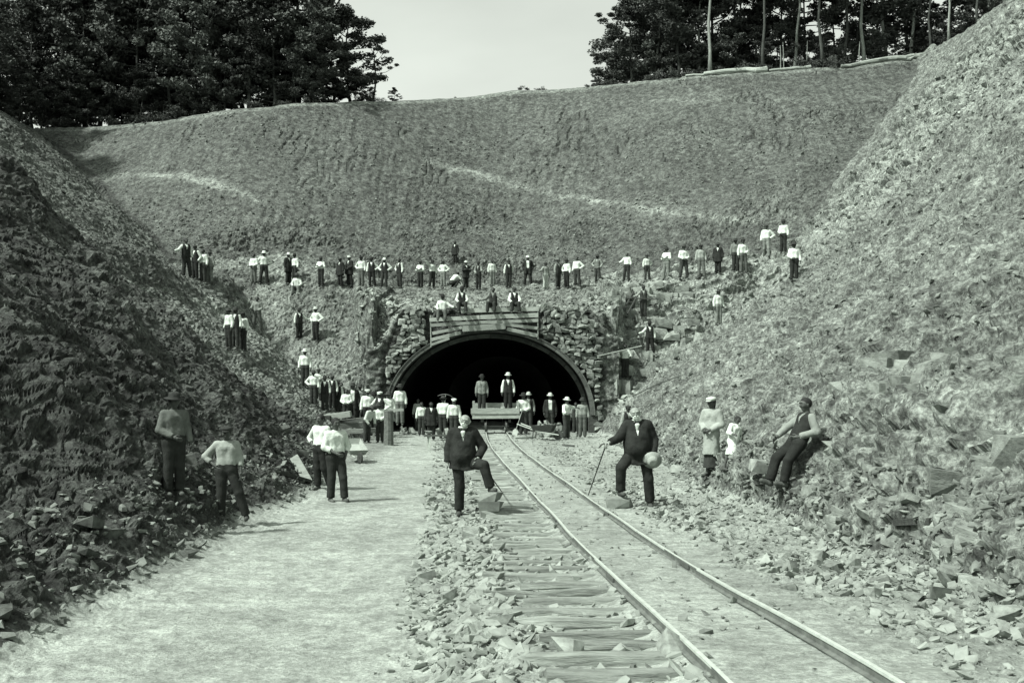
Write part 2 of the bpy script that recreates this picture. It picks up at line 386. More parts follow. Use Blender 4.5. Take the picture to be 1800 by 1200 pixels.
    tn = np.where(back & ~top, tn * (.57 + .13 * fbm(P / np.array([3.5, 3.5, .9]), 4, 104) + .08 * vnoise(np.stack([Xg / .28, Yg / 9, H / 2.2], 1), 109)), tn)
    tn = np.where((Xg < -14) & (Yg < 76) & ~top & (c['L'] > c['B'] - .3) & (Yg >= 36), tn * .60, tn)  # upper left slope toned down too, continuing the left bank's painted shade
    hwl = hwz & (Xg < -5.2)
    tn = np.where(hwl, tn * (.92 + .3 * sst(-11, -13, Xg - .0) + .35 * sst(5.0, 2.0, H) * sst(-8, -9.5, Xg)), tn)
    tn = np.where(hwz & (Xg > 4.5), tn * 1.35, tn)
    # trodden paths across the back slope: pale lines with a little bench
    def pathline(pts, wd, amt, zoff=0.0):
        nonlocal tn
        xs = [p[0] for p in pts]; zs = [p[1] for p in pts]
        zc = np.interp(Xg, xs, zs) + .25 * w2(Xg, Yg, 1.5, 105)
        m = back & (Xg > xs[0]) & (Xg < xs[-1])
        g = np.exp(-((H - zc) / wd) ** 2) * m * np.clip(.55 + .6 * w2(Xg, Yg, 2.0, 106), 0, 1)
        tn = tn * (1 + amt * g)
    pathline([(-29, 16.8), (-22, 16.2), (-16, 14.0)], .26, 1.9)
    pathline([(-6.5, 18.6), (1, 16.4), (7, 14.2), (15, 12.2)], .28, 1.5)
    pathline([(8, 13.5), (14, 12.8), (17.5, 13.4)], 1.0, .5)
    pathline([(10, 24.0), (24, 22.6)], .2, .4)
    floorc = sst(.22, .04, H - c['F'])
    xl = xrail(Yg); dl = Xg - xl
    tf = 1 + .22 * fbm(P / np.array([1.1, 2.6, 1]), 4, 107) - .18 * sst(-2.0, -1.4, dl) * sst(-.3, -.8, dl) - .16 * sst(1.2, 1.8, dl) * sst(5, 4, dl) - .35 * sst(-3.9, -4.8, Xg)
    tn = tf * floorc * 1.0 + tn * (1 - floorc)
    # ---- faces
    i, j = np.meshgrid(np.arange(nR - 1), np.arange(nU - 1), indexing='ij'); a = (i * nU + j).ravel()
    Q = np.stack([a, a + 1, a + nU + 1, a + nU], 1)
    cx = Xg[a]; cy = Yg[a]
    jump = (cy >= YP - .01) & (cy < YP + .11) & (cx > XL - .02) & (cx < XR)
    Hm = H[a]
    part = np.full(len(a), 3)                      # back slope
    part[(Hm <= c['F'][a] + .12) & (cy <= YP)] = 0                  # floor
    lm = (Hm > c['F'][a] + .10) & (cx < 0) & (cy < 47) & ~(c['B'][a] > Hm - .2)
    part[lm & (c['L'][a] > Hm - .6)] = 1
    part[(Hm > c['F'][a] + .10) & (cx > 0) & (c['R'][a] > Hm - .25) & ~(c['B'][a] > Hm - .1)] = 2
    part[Hm > c['P'][a] - .25] = 4
    part[(part == 3) & (cy < 63) & (c['B'][a] < Hm - .2)] = 5
    part[jump] = -1
    names = ['ground', 'left_bank', 'right_bank', 'back_slope', 'hilltop', 'portal_slope']
    obs = []
    for p, nm in enumerate(names):
        q = Q[part == p]
        if not len(q): continue
        us, inv = np.unique(q.ravel(), return_inverse=True)
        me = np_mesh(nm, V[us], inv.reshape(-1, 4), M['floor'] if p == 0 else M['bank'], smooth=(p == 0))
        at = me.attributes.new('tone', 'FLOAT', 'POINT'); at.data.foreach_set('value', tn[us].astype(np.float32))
        o = link(nm, me); tag(o, kind='structure'); obs.append(o)
    return obs, V, N, c, H
TERR, TV, TN, TC, TH = build_terrain()
bpy.context.view_layer.update()
_hasbvh = [(o, o) for o in TERR]
def drop(x, y, z=60):
    best = None
    for o in TERR:
        ok, p, n, i = o.ray_cast(Vector((x, y, z)), Vector((0, 0, -1)))
        if ok and (best is None or p.z > best.z): best = p
    return best
def hit(px, py):
    """where the line of sight through a point of the photograph meets the ground"""
    d = Vector(((px - 900) / F, 1, (HY - py) / F)).normalized(); o0 = Vector((0, 0, CAMZ)); best = None
    for o in TERR:
        ok, p, n, i = o.ray_cast(o0, d)
        if ok and (best is None or (p - o0).length < (best - o0).length): best = p.copy()
    return best
# ------------------------------------------------------------------ the tunnel and its portal
def arch_z(x, da=0.0):
    t = 1 - ((x - XC) / (AA + da)) ** 2
    return Z0 + (BB + da) * math.sqrt(max(t, 0))
def arch_pt(th, da=0.0):
    """th 0 = right springing, pi = left springing"""
    return (XC + (AA + da) * math.cos(th), Z0 + (BB + da) * math.sin(th))
def in_arch(x, z, da=0.0):
    if z < Z0: return abs(x - XC) < AA + da
    return ((x - XC) / (AA + da)) ** 2 + ((z - Z0) / (BB + da)) ** 2 < 1
# soil face behind the stones
xs = np.arange(XL - .25, XR + .26, .07); zs = np.arange(-.4, 6.35, .07)
Xg, Zg = np.meshgrid(xs, zs, indexing='ij'); Pp = np.stack([Xg.ravel(), np.full(Xg.size, YP), Zg.ravel()], 1)
cv, cj, _ = cells(Pp / np.array([.34, .5, .24]), 201)
roofz = 5.9 + .12 * vnoise(Pp / 1.1, 5) - 1.9 * sst(-5.0, -6.7, Pp[:, 0]) - 1.3 * sst(3.6, 4.9, Pp[:, 0])
wn_ = vnoise(Pp / .9, 208)
edl = lambda x, z: -6.0 + .42 * np.maximum(0, z - 3.4) + .3 * wn_ if np.ndim(z) else 0
EL = -6.0 + .42 * np.maximum(0, Pp[:, 2] - 3.4) + .3 * wn_; ER = 4.15 - .55 * np.maximum(0, Pp[:, 2] - 4.7) + .3 * wn_
soil = np.clip(sst(.0, -.3, Pp[:, 0] - EL) + sst(.0, .3, Pp[:, 0] - ER), 0, 1)
yy = YP + .16 - .16 * cv - .08 * fbm(Pp / .6, 3, 202) - .15 * soil
zz = np.minimum(Pp[:, 2], roofz)
Vh = np.stack([Pp[:, 0], yy + .4 * (Pp[:, 2] > roofz), zz], 1)
ni, nj = len(xs), len(zs); i, j = np.meshgrid(np.arange(ni - 1), np.arange(nj - 1), indexing='ij'); a = (i * nj + j).ravel()
Q = np.stack([a, a + nj, a + nj + 1, a + 1], 1)
keep = np.array([not in_arch(Pp[q[0], 0] + .035, Pp[q[0], 2] + .035, .10) for q in Q])
us, inv = np.unique(Q[keep].ravel(), return_inverse=True)
me = np_mesh('headwall', Vh[us], inv.reshape(-1, 4), M['bank'], smooth=True)
at = me.attributes.new('tone', 'FLOAT', 'POINT'); at.data.foreach_set('value', (.45 + .5 * soil[us]).astype(np.float32))
tag(link('headwall', me), kind='structure')
# bore
nth = 60; ysb = np.concatenate([np.arange(YP - .1, 62, .5), np.arange(62, 96, 2.0)])
Vb = []
for k, y in enumerate(ysb):
    for t in range(nth + 1):
        f = t / nth
        if f < .1: x, z = XC + AA, -.4 + (Z0 + .4) * f / .1
        elif f > .9: x, z = XC - AA, Z0 - (Z0 + .4) * (f - .9) / .1
        else: x, z = arch_pt(math.pi * (f - .1) / .8)
        Vb.append((x, y, z))
Vb = np.array(Vb); nb = vnoise(Vb / 1.0, 210) * .10 + vnoise(Vb / .4, 211) * .05
kk = sst(YP, YP + 1, Vb[:, 1])
cdir = np.stack([Vb[:, 0] - XC, np.zeros(len(Vb)), Vb[:, 2] - .5], 1); cdir /= np.linalg.norm(cdir, axis=1)[:, None]
Vb = Vb + cdir * (np.abs(nb) * kk)[:, None]
Qb = [(k * (nth + 1) + t, k * (nth + 1) + t + 1, (k + 1) * (nth + 1) + t + 1, (k + 1) * (nth + 1) + t) for k in range(len(ysb) - 1) for t in range(nth)]
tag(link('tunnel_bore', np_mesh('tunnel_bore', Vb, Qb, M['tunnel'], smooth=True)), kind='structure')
e_ = MB(); e_.add([(XC - 6, 95.5, -1), (XC + 6, 95.5, -1), (XC + 6, 95.5, 6), (XC - 6, 95.5, 6)], [(0, 1, 2, 3)])
tag(e_.build('tunnel_end_wall', M['tunnel']), kind='structure')
fx = np.linspace(XC - 5.2, XC + 5.2, 60); fy = np.arange(YP - .05, 96, .35)
Fx, Fy = np.meshgrid(fx, fy, indexing='ij'); Pf = np.stack([Fx.ravel(), Fy.ravel(), 0 * Fx.ravel()], 1)
Pf[:, 2] = floor_h(Pf[:, 0], Pf[:, 1]) - .01 + .04 * vnoise(Pf / .5, 3)
ni, nj = len(fx), len(fy); i, j = np.meshgrid(np.arange(ni - 1), np.arange(nj - 1), indexing='ij'); a = (i * nj + j).ravel()
me = np_mesh('tunnel_floor', Pf, np.stack([a, a + nj, a + nj + 1, a + 1], 1), M['floor'], smooth=True)
at = me.attributes.new('tone', 'FLOAT', 'POINT'); at.data.foreach_set('value', (np.interp(Pf[:, 1], [48, 52, 60], [.8, .25, .08])).astype(np.float32))  # tunnel gloom painted into the floor colour, deeper further in
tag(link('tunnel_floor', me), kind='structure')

# ---- angular rocks
def hull_rock(seed, sx=1, sy=1, sz=1, n=15, lo=.45, jt=.22):
    r = random.Random(seed); bm_ = bmesh.new()
    cs = [(a, b, c) for a in (-1, 1) for b in (-1, 1) for c in (-1, 1)]
    for k in range(n):
        if k < 8: v = Vector(cs[k]) * r.uniform(lo, .98); v += Vector((r.uniform(-jt, jt), r.uniform(-jt, jt), r.uniform(-jt, jt)))
        else: v = Vector((r.gauss(0, 1), r.gauss(0, 1), r.gauss(0, 1))).normalized() * r.uniform(.95, 1.1)
        bm_.verts.new((v.x * sx / 2, v.y * sy / 2, v.z * sz / 2))
    h = bmesh.ops.convex_hull(bm_, input=bm_.verts)
    dead = [g for g in h['geom_interior'] if isinstance(g, bmesh.types.BMVert)] + [g for g in h['geom_unused'] if isinstance(g, bmesh.types.BMVert)]
    if dead: bmesh.ops.delete(bm_, geom=list(set(dead)), context='VERTS')
    bmesh.ops.triangulate(bm_, faces=bm_.faces[:])
    V = np.array([v.co[:] for v in bm_.verts]); bm_.verts.index_update(); T = np.array([[v.index for v in f.verts] for f in bm_.faces]); bm_.free()
    return V, T
ROCKS = [hull_rock(100 + k, 1, R_.uniform(.6, .95), R_.uniform(.4, .7), R_.randint(9, 13)) for k in range(12)]
def rock_mesh(k, mat, name):
    V, T = ROCKS[k]; return np_mesh(name, V * 1.15, T, mat)
def scatter(name, pts, sizes, mat, label=None, kind='stuff', flat=0.8, cat=None):
    """many stones joined into one mass"""
    n = len(pts); Vs = []; Ts = []; off = 0
    rg = np.random.default_rng(len(name) * 7 + n)
    ks = rg.integers(0, len(ROCKS), n)
    for k in range(len(ROCKS)):
        sel = np.where(ks == k)[0]
        if not len(sel): continue
        V, T = ROCKS[k]; m = len(sel); an = rg.uniform(0, 2 * np.pi, m); ca, sa = np.cos(an), np.sin(an)
        tx, ty = rg.normal(0, .35, m), rg.normal(0, .35, m)
        v = V[None] * sizes[sel][:, None, None] * np.array([1, 1, flat])
        x = v[..., 0] * ca[:, None] - v[..., 1] * sa[:, None]; y = v[..., 0] * sa[:, None] + v[..., 1] * ca[:, None]
        z = v[..., 2] + x * tx[:, None] + y * ty[:, None]
        W = np.stack([x, y, z], -1) + pts[sel][:, None, :]
        Vs.append(W.reshape(-1, 3)); Ts.append((T[None] + (np.arange(m) * len(V))[:, None, None]).reshape(-1, 3) + off); off += m * len(V)
    o = link(name, np_mesh(name, np.concatenate(Vs), np.concatenate(Ts), mat)); tag(o, label, cat, None, kind); return o

# ---- dry stones round the arch
wall = empty('stone_portal_wall', (XC, YP, 0)); tag(wall, 'rough dry-laid rubble stone wall framing the tunnel arch', 'stone wall')
smesh = [rock_mesh(k, M['stone'], 'stone') for k in range(12)]
cnt = 0
roof_at = lambda x: 6.0 - 1.9 * float(sst(-5.0, -6.7, np.array(x))) - 1.3 * float(sst(3.6, 4.9, np.array(x)))
z = 0.05; stones = []
while z < 5.95:
    hgt = R_.uniform(.14, .25); x = XL + R_.uniform(-.1, .2)
    while x < XR + .1:
        wd = R_.uniform(.17, .40); xc, zc = x + wd / 2, z + hgt / 2 + R_.uniform(-.04, .04)
        x += wd + .01
        if in_arch(xc, zc, .30): continue
        if -4.2 < xc < 1.40 and zc > 4.15: continue
        # the wall ends raggedly on the left, where the clay bank takes over
        edge = -6.0 + .3 * vnoise(np.array([[zc / .9, .3, .2]]), 8)[0] + max(0, zc - 3.4) * .42
        if xc < edge or zc > roof_at(xc) or xc > 4.2 + .3 * vnoise(np.array([[zc / .9, 2.3, .2]]), 9)[0] - max(0, zc - 4.7) * .55: continue
        stones.append((xc, zc, wd, hgt))
    z += hgt * .93
R_.shuffle(stones); stones.sort(key=lambda q: -q[2] * q[3])
for n_, (xc, zc, wd, hgt) in enumerate(stones[:300]):
    o = link('stone', smesh[n_ % 12], wall, loc=(xc - XC, R_.uniform(-.16, .0), zc), rot=(R_.uniform(-.45, .45), R_.uniform(-.4, .4) + (math.pi if R_.random() < .5 else 0), R_.uniform(-.3, .3)), scale=(wd * 1.12, .40, hgt * 2.0))
if len(stones) > 300:
    rest = stones[300:]
    o = scatter('stones', np.array([(x, YP - .06, z) for x, z, _, _ in rest]), np.array([w_ for _, _, w_, _ in rest]), M['stone']); o.parent = wall; o.location = (-XC, -YP, 0)
# ---- arch ring of timber ribs
arch = empty('arch_centring', (XC, YP, 0)); tag(arch, 'dark curved timber ribs lining the mouth of the tunnel', 'tunnel arch')
def ring(da0, da1, y0, y1, n, mat, nm, gap=.012):
    for k in range(n):
        t0 = math.pi * (k + gap) / n; t1 = math.pi * (k + 1 - gap) / n; b = MB(); vs = []
        for t in np.linspace(t0, t1, 5):
            for da, y in ((da0, y0), (da1, y0), (da1, y1), (da0, y1)):
                p = arch_pt(t, da); vs.append((p[0] - XC, y - YP, p[1]))
        fs = []
        for q in range(4):
            for e in range(4): fs.append((q * 4 + e, q * 4 + (e + 1) % 4, q * 4 + 4 + (e + 1) % 4, q * 4 + 4 + e))
        fs += [(0, 3, 2, 1), (16, 17, 18, 19)]
        b.add(vs, fs).build(nm, mat, arch)
ring(.0, .16, YP - .26, YP + .3, 18, M['archwood'], 'rib_segment')
ring(.162, .20, YP - .30, YP + .1, 16, M['darktimber'], 'edge_board')
ring(-.24, -.05, YP + .9, YP + 1.15, 14, M['archwood'], 'inner_rib')
for s in (-1, 1):
    MB().box((s * (AA + .15), -.02, -.2), (s * (AA + .15), -.02, Z0), .5, .30).build('post', M['darkwood'], arch)
# ---- board screen over the crown
scr = empty('board_screen', (XC, YP - .42, 0)); tag(scr, 'screen of rough horizontal boards with diagonal ends above the arch crown', 'board screen')
YB = YP - .42
def bx(px, py): return ((px - 900) / F * YB - XC, 0.0, CAMZ + (HY - py) / F * YB)
def board(x0, y0, x1, y1, th, nm='plank', dy=0.0, mat='wood'):
    a_, b_ = Vector(bx(x0, y0)), Vector(bx(x1, y1)); a_.y += dy; b_.y += dy
    MB().box(a_, b_, .05, th / F * YB, jit=.008).build(nm, M[mat], scr)
board(811, 546.5, 880, 544.6, 7.4); board(881, 544.4, 947, 542.8, 7.4)
board(755, 562, 843, 557.5, 7.0); board(844, 557.3, 946, 553.5, 7.2, dy=-.01)
board(756, 571.5, 840, 567, 5.8); board(841, 566.8, 946, 563.2, 5.6, dy=.01)
board(760, 586, 812, 575.5, 5.2); board(758, 597, 810, 584.5, 5.6); board(757, 606, 790, 594.5, 4.5)
board(813, 578, 889, 573, 10, dy=-.06)
board(889, 570, 945, 576.5, 5.0); board(891, 578, 945, 590, 6.4)
board(756.5, 554, 757.5, 610, 5, 'post', .07, 'wood'); board(945.5, 540, 945.8, 596, 5, 'post', .07, 'wood'); board(815, 572, 815.5, 587, 4, 'post', .07, 'darkwood'); board(888, 560, 888.5, 584, 4, 'post', .07, 'darkwood')

# ------------------------------------------------------------------ railway track
track = empty('railway_track', (0, 0, 0)); tag(track, 'narrow railway track curving over rough log sleepers into the tunnel', 'railway track')
prof = [(-.042, 0), (.042, 0), (.042, .012), (.008, .024), (.008, .072), (.018, .080), (.018, .104), (-.018, .104), (-.018, .080), (-.008, .072), (-.008, .024), (-.042, .012)]
def rail(off, y0, y1):
    ys = np.arange(y0, y1, .4); b = MB(); vs = []; n = len(prof)
    for y in ys:
        x = float(xrail(y)) + off; dx = float(xrail(y + .3) - xrail(y - .3)) / .6; nx = 1 / math.hypot(1, dx)
        z = float(ztrack(y)) + .062 + .012 * math.sin(y * .9 + off)
        for u, v in prof: vs.append((x + u * .85 * nx, y - u * .85 * nx * dx, z + v * .78))
    fs = [(i * n + k, i * n + (k + 1) % n, (i + 1) * n + (k + 1) % n, (i + 1) * n + k) for i in range(len(ys) - 1) for k in range(n)]
    o = b.add(vs, fs).build('rail', M['railside'], track); o.data.materials.append(M['rail'])
    for p in o.data.polygons:
        if p.center.z > float(ztrack(p.center.y)) + .126: p.material_index = 1
for off in (0, GAUGE):
    rail(off, 1.2, 78)
    for yj in np.arange(4.3 + off, 40, 5.5):
        for sg in (-1, 1):
            xa, xb = float(xrail(yj)) + off + sg * .020, float(xrail(yj + .45)) + off + sg * .020
            MB().box((xa, yj, float(ztrack(yj)) + .100), (xb, yj + .45, float(ztrack(yj + .45)) + .100), .014, .045).build('joint_plate', M['iron'], track)
y = 1.6
while y < 62:
    xl = float(xrail(y)); z = float(ztrack(y)); dx = float(xrail(y + .5) - xrail(y - .5))
    l0 = R_.uniform(.65, 1.15) + (.15 if y < 14 else 0); l1 = GAUGE + R_.uniform(.35, .75); r = R_.uniform(.05, .085); sk_ = R_.uniform(-.07, .07) - dx * .6
    b = MB(); pts = []; rad = []
    for t in np.linspace(0, 1, 7):
        x = xl - l0 + (l0 + l1) * t; pts.append((x, y + (t - .35) * sk_ * (l0 + l1) + R_.uniform(-.012, .012), z + .050 - r + R_.uniform(-.02, .012) - (.05 if t > .8 else 0)))
        rad.append(r * R_.uniform(.78, 1.15))
    b.tube(pts, rad, 8, jit=.16).build('sleeper', M['tie'], track)
    y += R_.uniform(.40, .58)

# ------------------------------------------------------------------ loose stones
area = None
nR, nU = len(ROWS), len(U)
dY = np.gradient(ROWS); dU = np.gradient(U)
AREA = (dY[:, None] * (ROWS[:, None] + 1) * dU[None, :]).ravel()
TD = TV[:, 0] - xrail(TV[:, 1]); TF = TH - TC['F']; TY = TV[:, 1]; TX = TV[:, 0]
def pick(weight, n, seed):
    rg = np.random.default_rng(seed); p = weight * AREA; p = p / p.sum()
    return rg.choice(len(p), n, p=p, replace=False)
on_floor = (TF < .3) & (TY < 48) & (TY > 3)
strip = on_floor * (sst(-2.2, -1.5, TD) * sst(-.85, -1.1, TD) + .55 * sst(1.5, 2.0, TD) * sst(4.6, 3.2, TD)) * (TX > -3.4)
strip = strip + .14 * on_floor * sst(-1.3, -1.0, TD) * sst(.1, -.1, TD)
strip = strip * (.15 + sst(-.05, .35, fbm(TV / 1.3, 2, 301)))
toe = ((TF > .02) & (TF < 1.0) & (TY < 40) & (TY > 5)) * 1.0
def sz(n, lo, hi, seed, p=2.5): return lo + (hi - lo) * np.random.default_rng(seed).random(n) ** p
idx = pick(strip + .06 * on_floor * (TX > -1.2), 9000, 1); s_ = sz(9000, .02, .10, 2)
scatter('loose_gravel', TV[idx] + np.array([0, 0, .01]), s_, M['rock'], 'loose gravel and broken stone spread beside the track', 'stuff', .7, None)
idx = pick(strip * (TY < 24) * (.45 + .55 * (TD < .2)), 11000, 13); s_ = sz(11000, .02, .16, 14, 2.6)
scatter('broken_stone', TV[idx] + np.array([0, 0, .015]), s_, M['rock'], 'angular broken stone heaped along the sleeper ends', 'stuff', .7, None)
idx = pick(toe * (1.2 - .7 * (TX < 0)), 5000, 3); s_ = sz(5000, .03, .16, 4)
scatter('bank_rubble', TV[idx] + TN[idx] * .02, s_ , M['clod'], 'broken clay and stone fallen along the foot of both banks', 'stuff', .8, None)
bk = ((TF > .6) & (TY < 62) & (TX < 0) & (TY > 6) & (TC['B'] < TH - .5)) * 1.0
idx = pick(bk * (.3 + sst(-.2, .3, fbm(TV / 2.0, 2, 401))), 6000, 5); s_ = sz(6000, .03, .13, 6, 3) * (.5 + TY[idx] / 34)
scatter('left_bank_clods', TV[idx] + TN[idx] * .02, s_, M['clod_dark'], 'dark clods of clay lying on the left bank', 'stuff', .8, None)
bk = ((TF > .6) & (TY < 62) & (TX > 0) & (TY > 6) & (TC['B'] < TH - .5) & (TH < 22)) * 1.0
idx = pick(bk * (.25 + sst(-.2, .3, fbm(TV / 2.0, 2, 402))), 11000, 7); s_ = sz(11000, .03, .15, 8, 3) * (.5 + TY[idx] / 34)
scatter('right_bank_clods', TV[idx] + TN[idx] * .02, s_, M['clod'], 'pale clods of clay lying on the right bank', 'stuff', .8, None)
bk = ((TC['B'] > TH - .6) & (TY < 90) & (TH < 22)) * (.3 + .7 * sst(15, 9, TH))
idx = pick(bk * (.2 + sst(-.2, .3, fbm(TV / 2.6, 2, 403))), 9000, 9); s_ = sz(9000, .06, .24, 10, 3.5)
scatter('back_slope_clods', TV[idx] + TN[idx] * .02, s_, M['clod'], 'clods of earth lying on the cut slope above the tunnel', 'stuff', .8, None)
rmesh = [rock_mesh(k, M['rock'], 'rock') for k in range(12)]
KEEP = [hit(px, py) for px, py in ((1251, 834), (1277, 838), (1384, 852), (398, 912), (306, 868), (590, 880), (564, 859), (1120, 885), (812, 903))]
def rocks(weight, n, lo, hi, seed, label, group, mats=None):
    for q in KEEP: weight = weight * (np.hypot(TX - q[0], TY - q[1]) > .75) * (np.hypot(TX - q[0] * .94, TY - q[1] * .94) > .8)
    idx = pick(weight, n, seed); s_ = sz(n, lo, hi, seed + 1, 1.8)
    for k, i in enumerate(idx):
        p = TV[i]; o = link('rock', (mats or rmesh)[R_.randrange(12)], None, loc=(p[0], p[1], p[2] + s_[k] * .10), rot=(R_.uniform(-.4, .4), R_.uniform(-.4, .4), R_.uniform(0, 6.28)), scale=(s_[k], s_[k], s_[k] * R_.uniform(.6, 1)))
        tag(o, label, 'rock', group)
nearw = (TY < 22) & (np.abs(TX / TY) < .52)
rocks(strip * (TD < 0) * nearw * (TY > 5.2), 95, .10, .27, 21, 'angular pale rock lying loose between the log sleeper ends and the trodden path', 'loose rocks left of the track')
rocks(strip * (TD > 0) * nearw * (TY > 5.6), 66, .10, .28, 23, 'flat angular rock lying loose on the ground right of the rails', 'loose rocks right of the track')
rocks(toe * (TX > 0) * (TY < 24) * (np.abs(TX / TY) < .5), 36, .12, .34, 25, 'broken rock block fallen at the foot of the right bank', 'fallen blocks under the right bank')
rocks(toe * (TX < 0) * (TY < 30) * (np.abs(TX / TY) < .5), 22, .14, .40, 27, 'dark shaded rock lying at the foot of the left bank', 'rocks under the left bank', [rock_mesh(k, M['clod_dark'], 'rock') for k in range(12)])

# ------------------------------------------------------------------ ledges of bedded rock at the foot of the right bank
led = empty('rock_ledge', (4.6, 12.5, 0)); tag(led, 'pale bedded rock outcrop in broken blocks at the foot of the right bank', 'rock outcrop')
lm = [np_mesh('block', *hull_rock(700 + k, 1.1, 1.1, 1.1, R_.choice([9, 10, 12]), .62, .20), M['ledge']) for k in range(12)]
nb_ = 0
for k in range(400):
    y = R_.uniform(9.0, 21); zf = R_.uniform(0.0, 1) ** 1.3 * 2.6
    if vnoise(np.array([[y / 1.6, zf / 1.1, 3.3]]), 77)[0] < -.05: continue
    # find the bank surface at this height
    X_ = np.linspace(3.6, 9, 110); H_ = base_h(X_, np.full_like(X_, y))[0]; f_ = floor_h(np.array([3.6]), np.array([y]))[0]
    q = np.argmax(H_ > f_ + zf + .12)
    if q == 0 or any(math.hypot(X_[q] - k_[0], y - k_[1]) < .9 for k_ in KEEP): continue
    L_ = R_.uniform(.25, .85); Hh = R_.uniform(.14, .34)
    o = link('block', lm[R_.randrange(12)], led, loc=(X_[q] - 4.6 + .20, y - 12.5, H_[q] - .09), rot=(R_.uniform(-.06, .10), R_.uniform(-.10, .06), math.pi / 2 + R_.uniform(-.35, .35)), scale=(L_, L_ * R_.uniform(.6, .9), Hh * 1.2))
    nb_ += 1
    if nb_ >= 150: break
# layered ledges right of the portal
led = empty('stepped_ledge', (6.5, 50, 0)); tag(led, 'stepped pale rock ledges right of the stone portal wall', 'rock outcrop')
for k in range(90):
    x = R_.uniform(5.0, 9.5); y = R_.uniform(48.6, 54.5); p = drop(x, y)
    L_ = R_.uniform(.4, 1.1)
    link('slab', lm[R_.randrange(12)], led, loc=(x - 6.5, y - 50, p.z - .12), rot=(R_.uniform(-.1, .1), R_.uniform(-.2, .2), R_.uniform(-.4, .4)), scale=(L_ * .9, L_ * .6, R_.uniform(.35, .6)))

# stones strewn where the wall runs out into the bank
wsel = ((TY > 47.2) & (TY < 52.5) & (TH > .8) & (TX > -10.5) & (TX < 7.5) & (TC['B'] < TH - .5)) * (np.exp(-((TX - XL) / 1.3) ** 2) + np.exp(-((TX - XR - .3) / .8) ** 2) + .25 * (TX > XL) * (TX < XR))
idx = pick(wsel, 520, 31); s_ = sz(520, .12, .42, 32, 1.5)
scatter('wall_rubble', TV[idx] + TN[idx] * .03, s_, M['stone'], 'rubble stones strewn on the bank beside the stone wall', 'stuff', .8, None)
# ------------------------------------------------------------------ trees
def leaf_mesh(name, centres, radii, n_per, size, seed, flat=.75, mat='leaf', droop=0):
    rg = np.random.default_rng(seed); C = np.repeat(centres, n_per, 0); Rr = np.repeat(radii, n_per)
    n = len(C); d = rg.normal(0, 1, (n, 3)); d /= np.linalg.norm(d, axis=1)[:, None]
    d[:, 2] *= flat; r = Rr * rg.random(n) ** .45
    p = C + d * r[:, None]; p[:, 2] -= droop * r
    a = rg.normal(0, 1, (n, 3)); a /= np.linalg.norm(a, axis=1)[:, None]; b = np.cross(a, rg.normal(0, 1, (n, 3))); b /= np.linalg.norm(b, axis=1)[:, None]
    s = size * rg.uniform(.6, 1.4, n)[:, None]
    V = np.stack([p - a * s, p + b * s * .55, p + a * s, p - b * s * .55], 1).reshape(-1, 3)
    return np_mesh(name, V, np.arange(n * 4).reshape(-1, 4), M[mat])
def tree_proto(seed, kind):
    r = random.Random(seed); H = 14.0; tb = MB(); lb = MB(); cs = []; rs = []
    bend = [(r.uniform(-.3, .3), r.uniform(-.3, .3)) for _ in range(6)]
    pts = []; x = y = 0
    for k in range(8):
        z = H * k / 7.6; pts.append((x, y, z)); x += r.uniform(-.22, .22); y += r.uniform(-.2, .2)
    rad = [.17 * (1 - .82 * k / 7.0) for k in range(8)]; rad[0] = .24
    if kind == 'high': rad = [r_ * .72 for r_ in rad]
    tb.tube(pts, rad, 8, jit=.12)
    def tp(z):
        f = min(max(z / H * 7.6, 0), 6.999); i = int(f); t = f - i
        return Vector(pts[i]).lerp(Vector(pts[i + 1]), t)
    lo, nl, ln = dict(broad=(.09, 30, 3.3), high=(.50, 20, 3.0), conifer=(.16, 34, 2.5), under=(.02, 26, 3.0), sparse=(.3, 17, 2.4))[kind]
    for k in range(nl):
        f = lo + (1 - lo) * (k + r.random()) / nl; z = H * f * .98; a = r.uniform(0, 6.28)
        L = ln * (1.15 - f * .8 if kind == 'conifer' else math.sin(min(1, (f - lo) / (1 - lo) * .85 + .22) * math.pi) * .9 + .25) * r.uniform(.6, 1.2)
        p0 = tp(z); up = -.12 if kind == 'conifer' else r.uniform(.1, .7)
        p2 = p0 + Vector((math.cos(a) * L, math.sin(a) * L, L * up)); p1 = p0.lerp(p2, .5) + Vector((0, 0, .15 * L * (.2 if kind == 'conifer' else -1)))
        lb.tube([p0, p1, p2], [.07, .045, .015], 5)
        for t in ((.45, .75, 1.0) if kind != 'sparse' else (.8, 1.0)):
            q = p0.lerp(p2, t) + Vector((r.uniform(-.4, .4), r.uniform(-.4, .4), r.uniform(-.2, .3)))
            cs.append(q[:]); rs.append(r.uniform(.45, .95) * (.62 if kind in ('conifer', 'sparse') else 1))
    cs.append(tp(H * .98)[:]); rs.append(.7)
    cs = np.array(cs); rs = np.array(rs)
    per = 120 if kind not in ('sparse', 'conifer') else 90
    crown = leaf_mesh('crown', cs, rs, per, .15, seed, flat=.6 if kind != 'conifer' else .35, mat='leaf' if seed % 3 else 'leafpale', droop=.2 if kind == 'conifer' else 0)
    return tb.mesh('trunk', M['palebark'] if kind == 'high' and seed == 21 else M['bark'], True), lb.mesh('limbs', M['bark']), crown
PROTO = {k: [tree_proto(s + o, k) for s in range(3)] for o, k in ((10, 'broad'), (20, 'high'), (30, 'conifer'), (40, 'under'), (50, 'sparse'))}
def ridge_y(u):
    best = 80.0
    Y = np.arange(66, 100, .5); X = u * Y; H, c = base_h(X, Y)
    ang = (H - CAMZ) / Y; return float(Y[np.argmax(ang)])
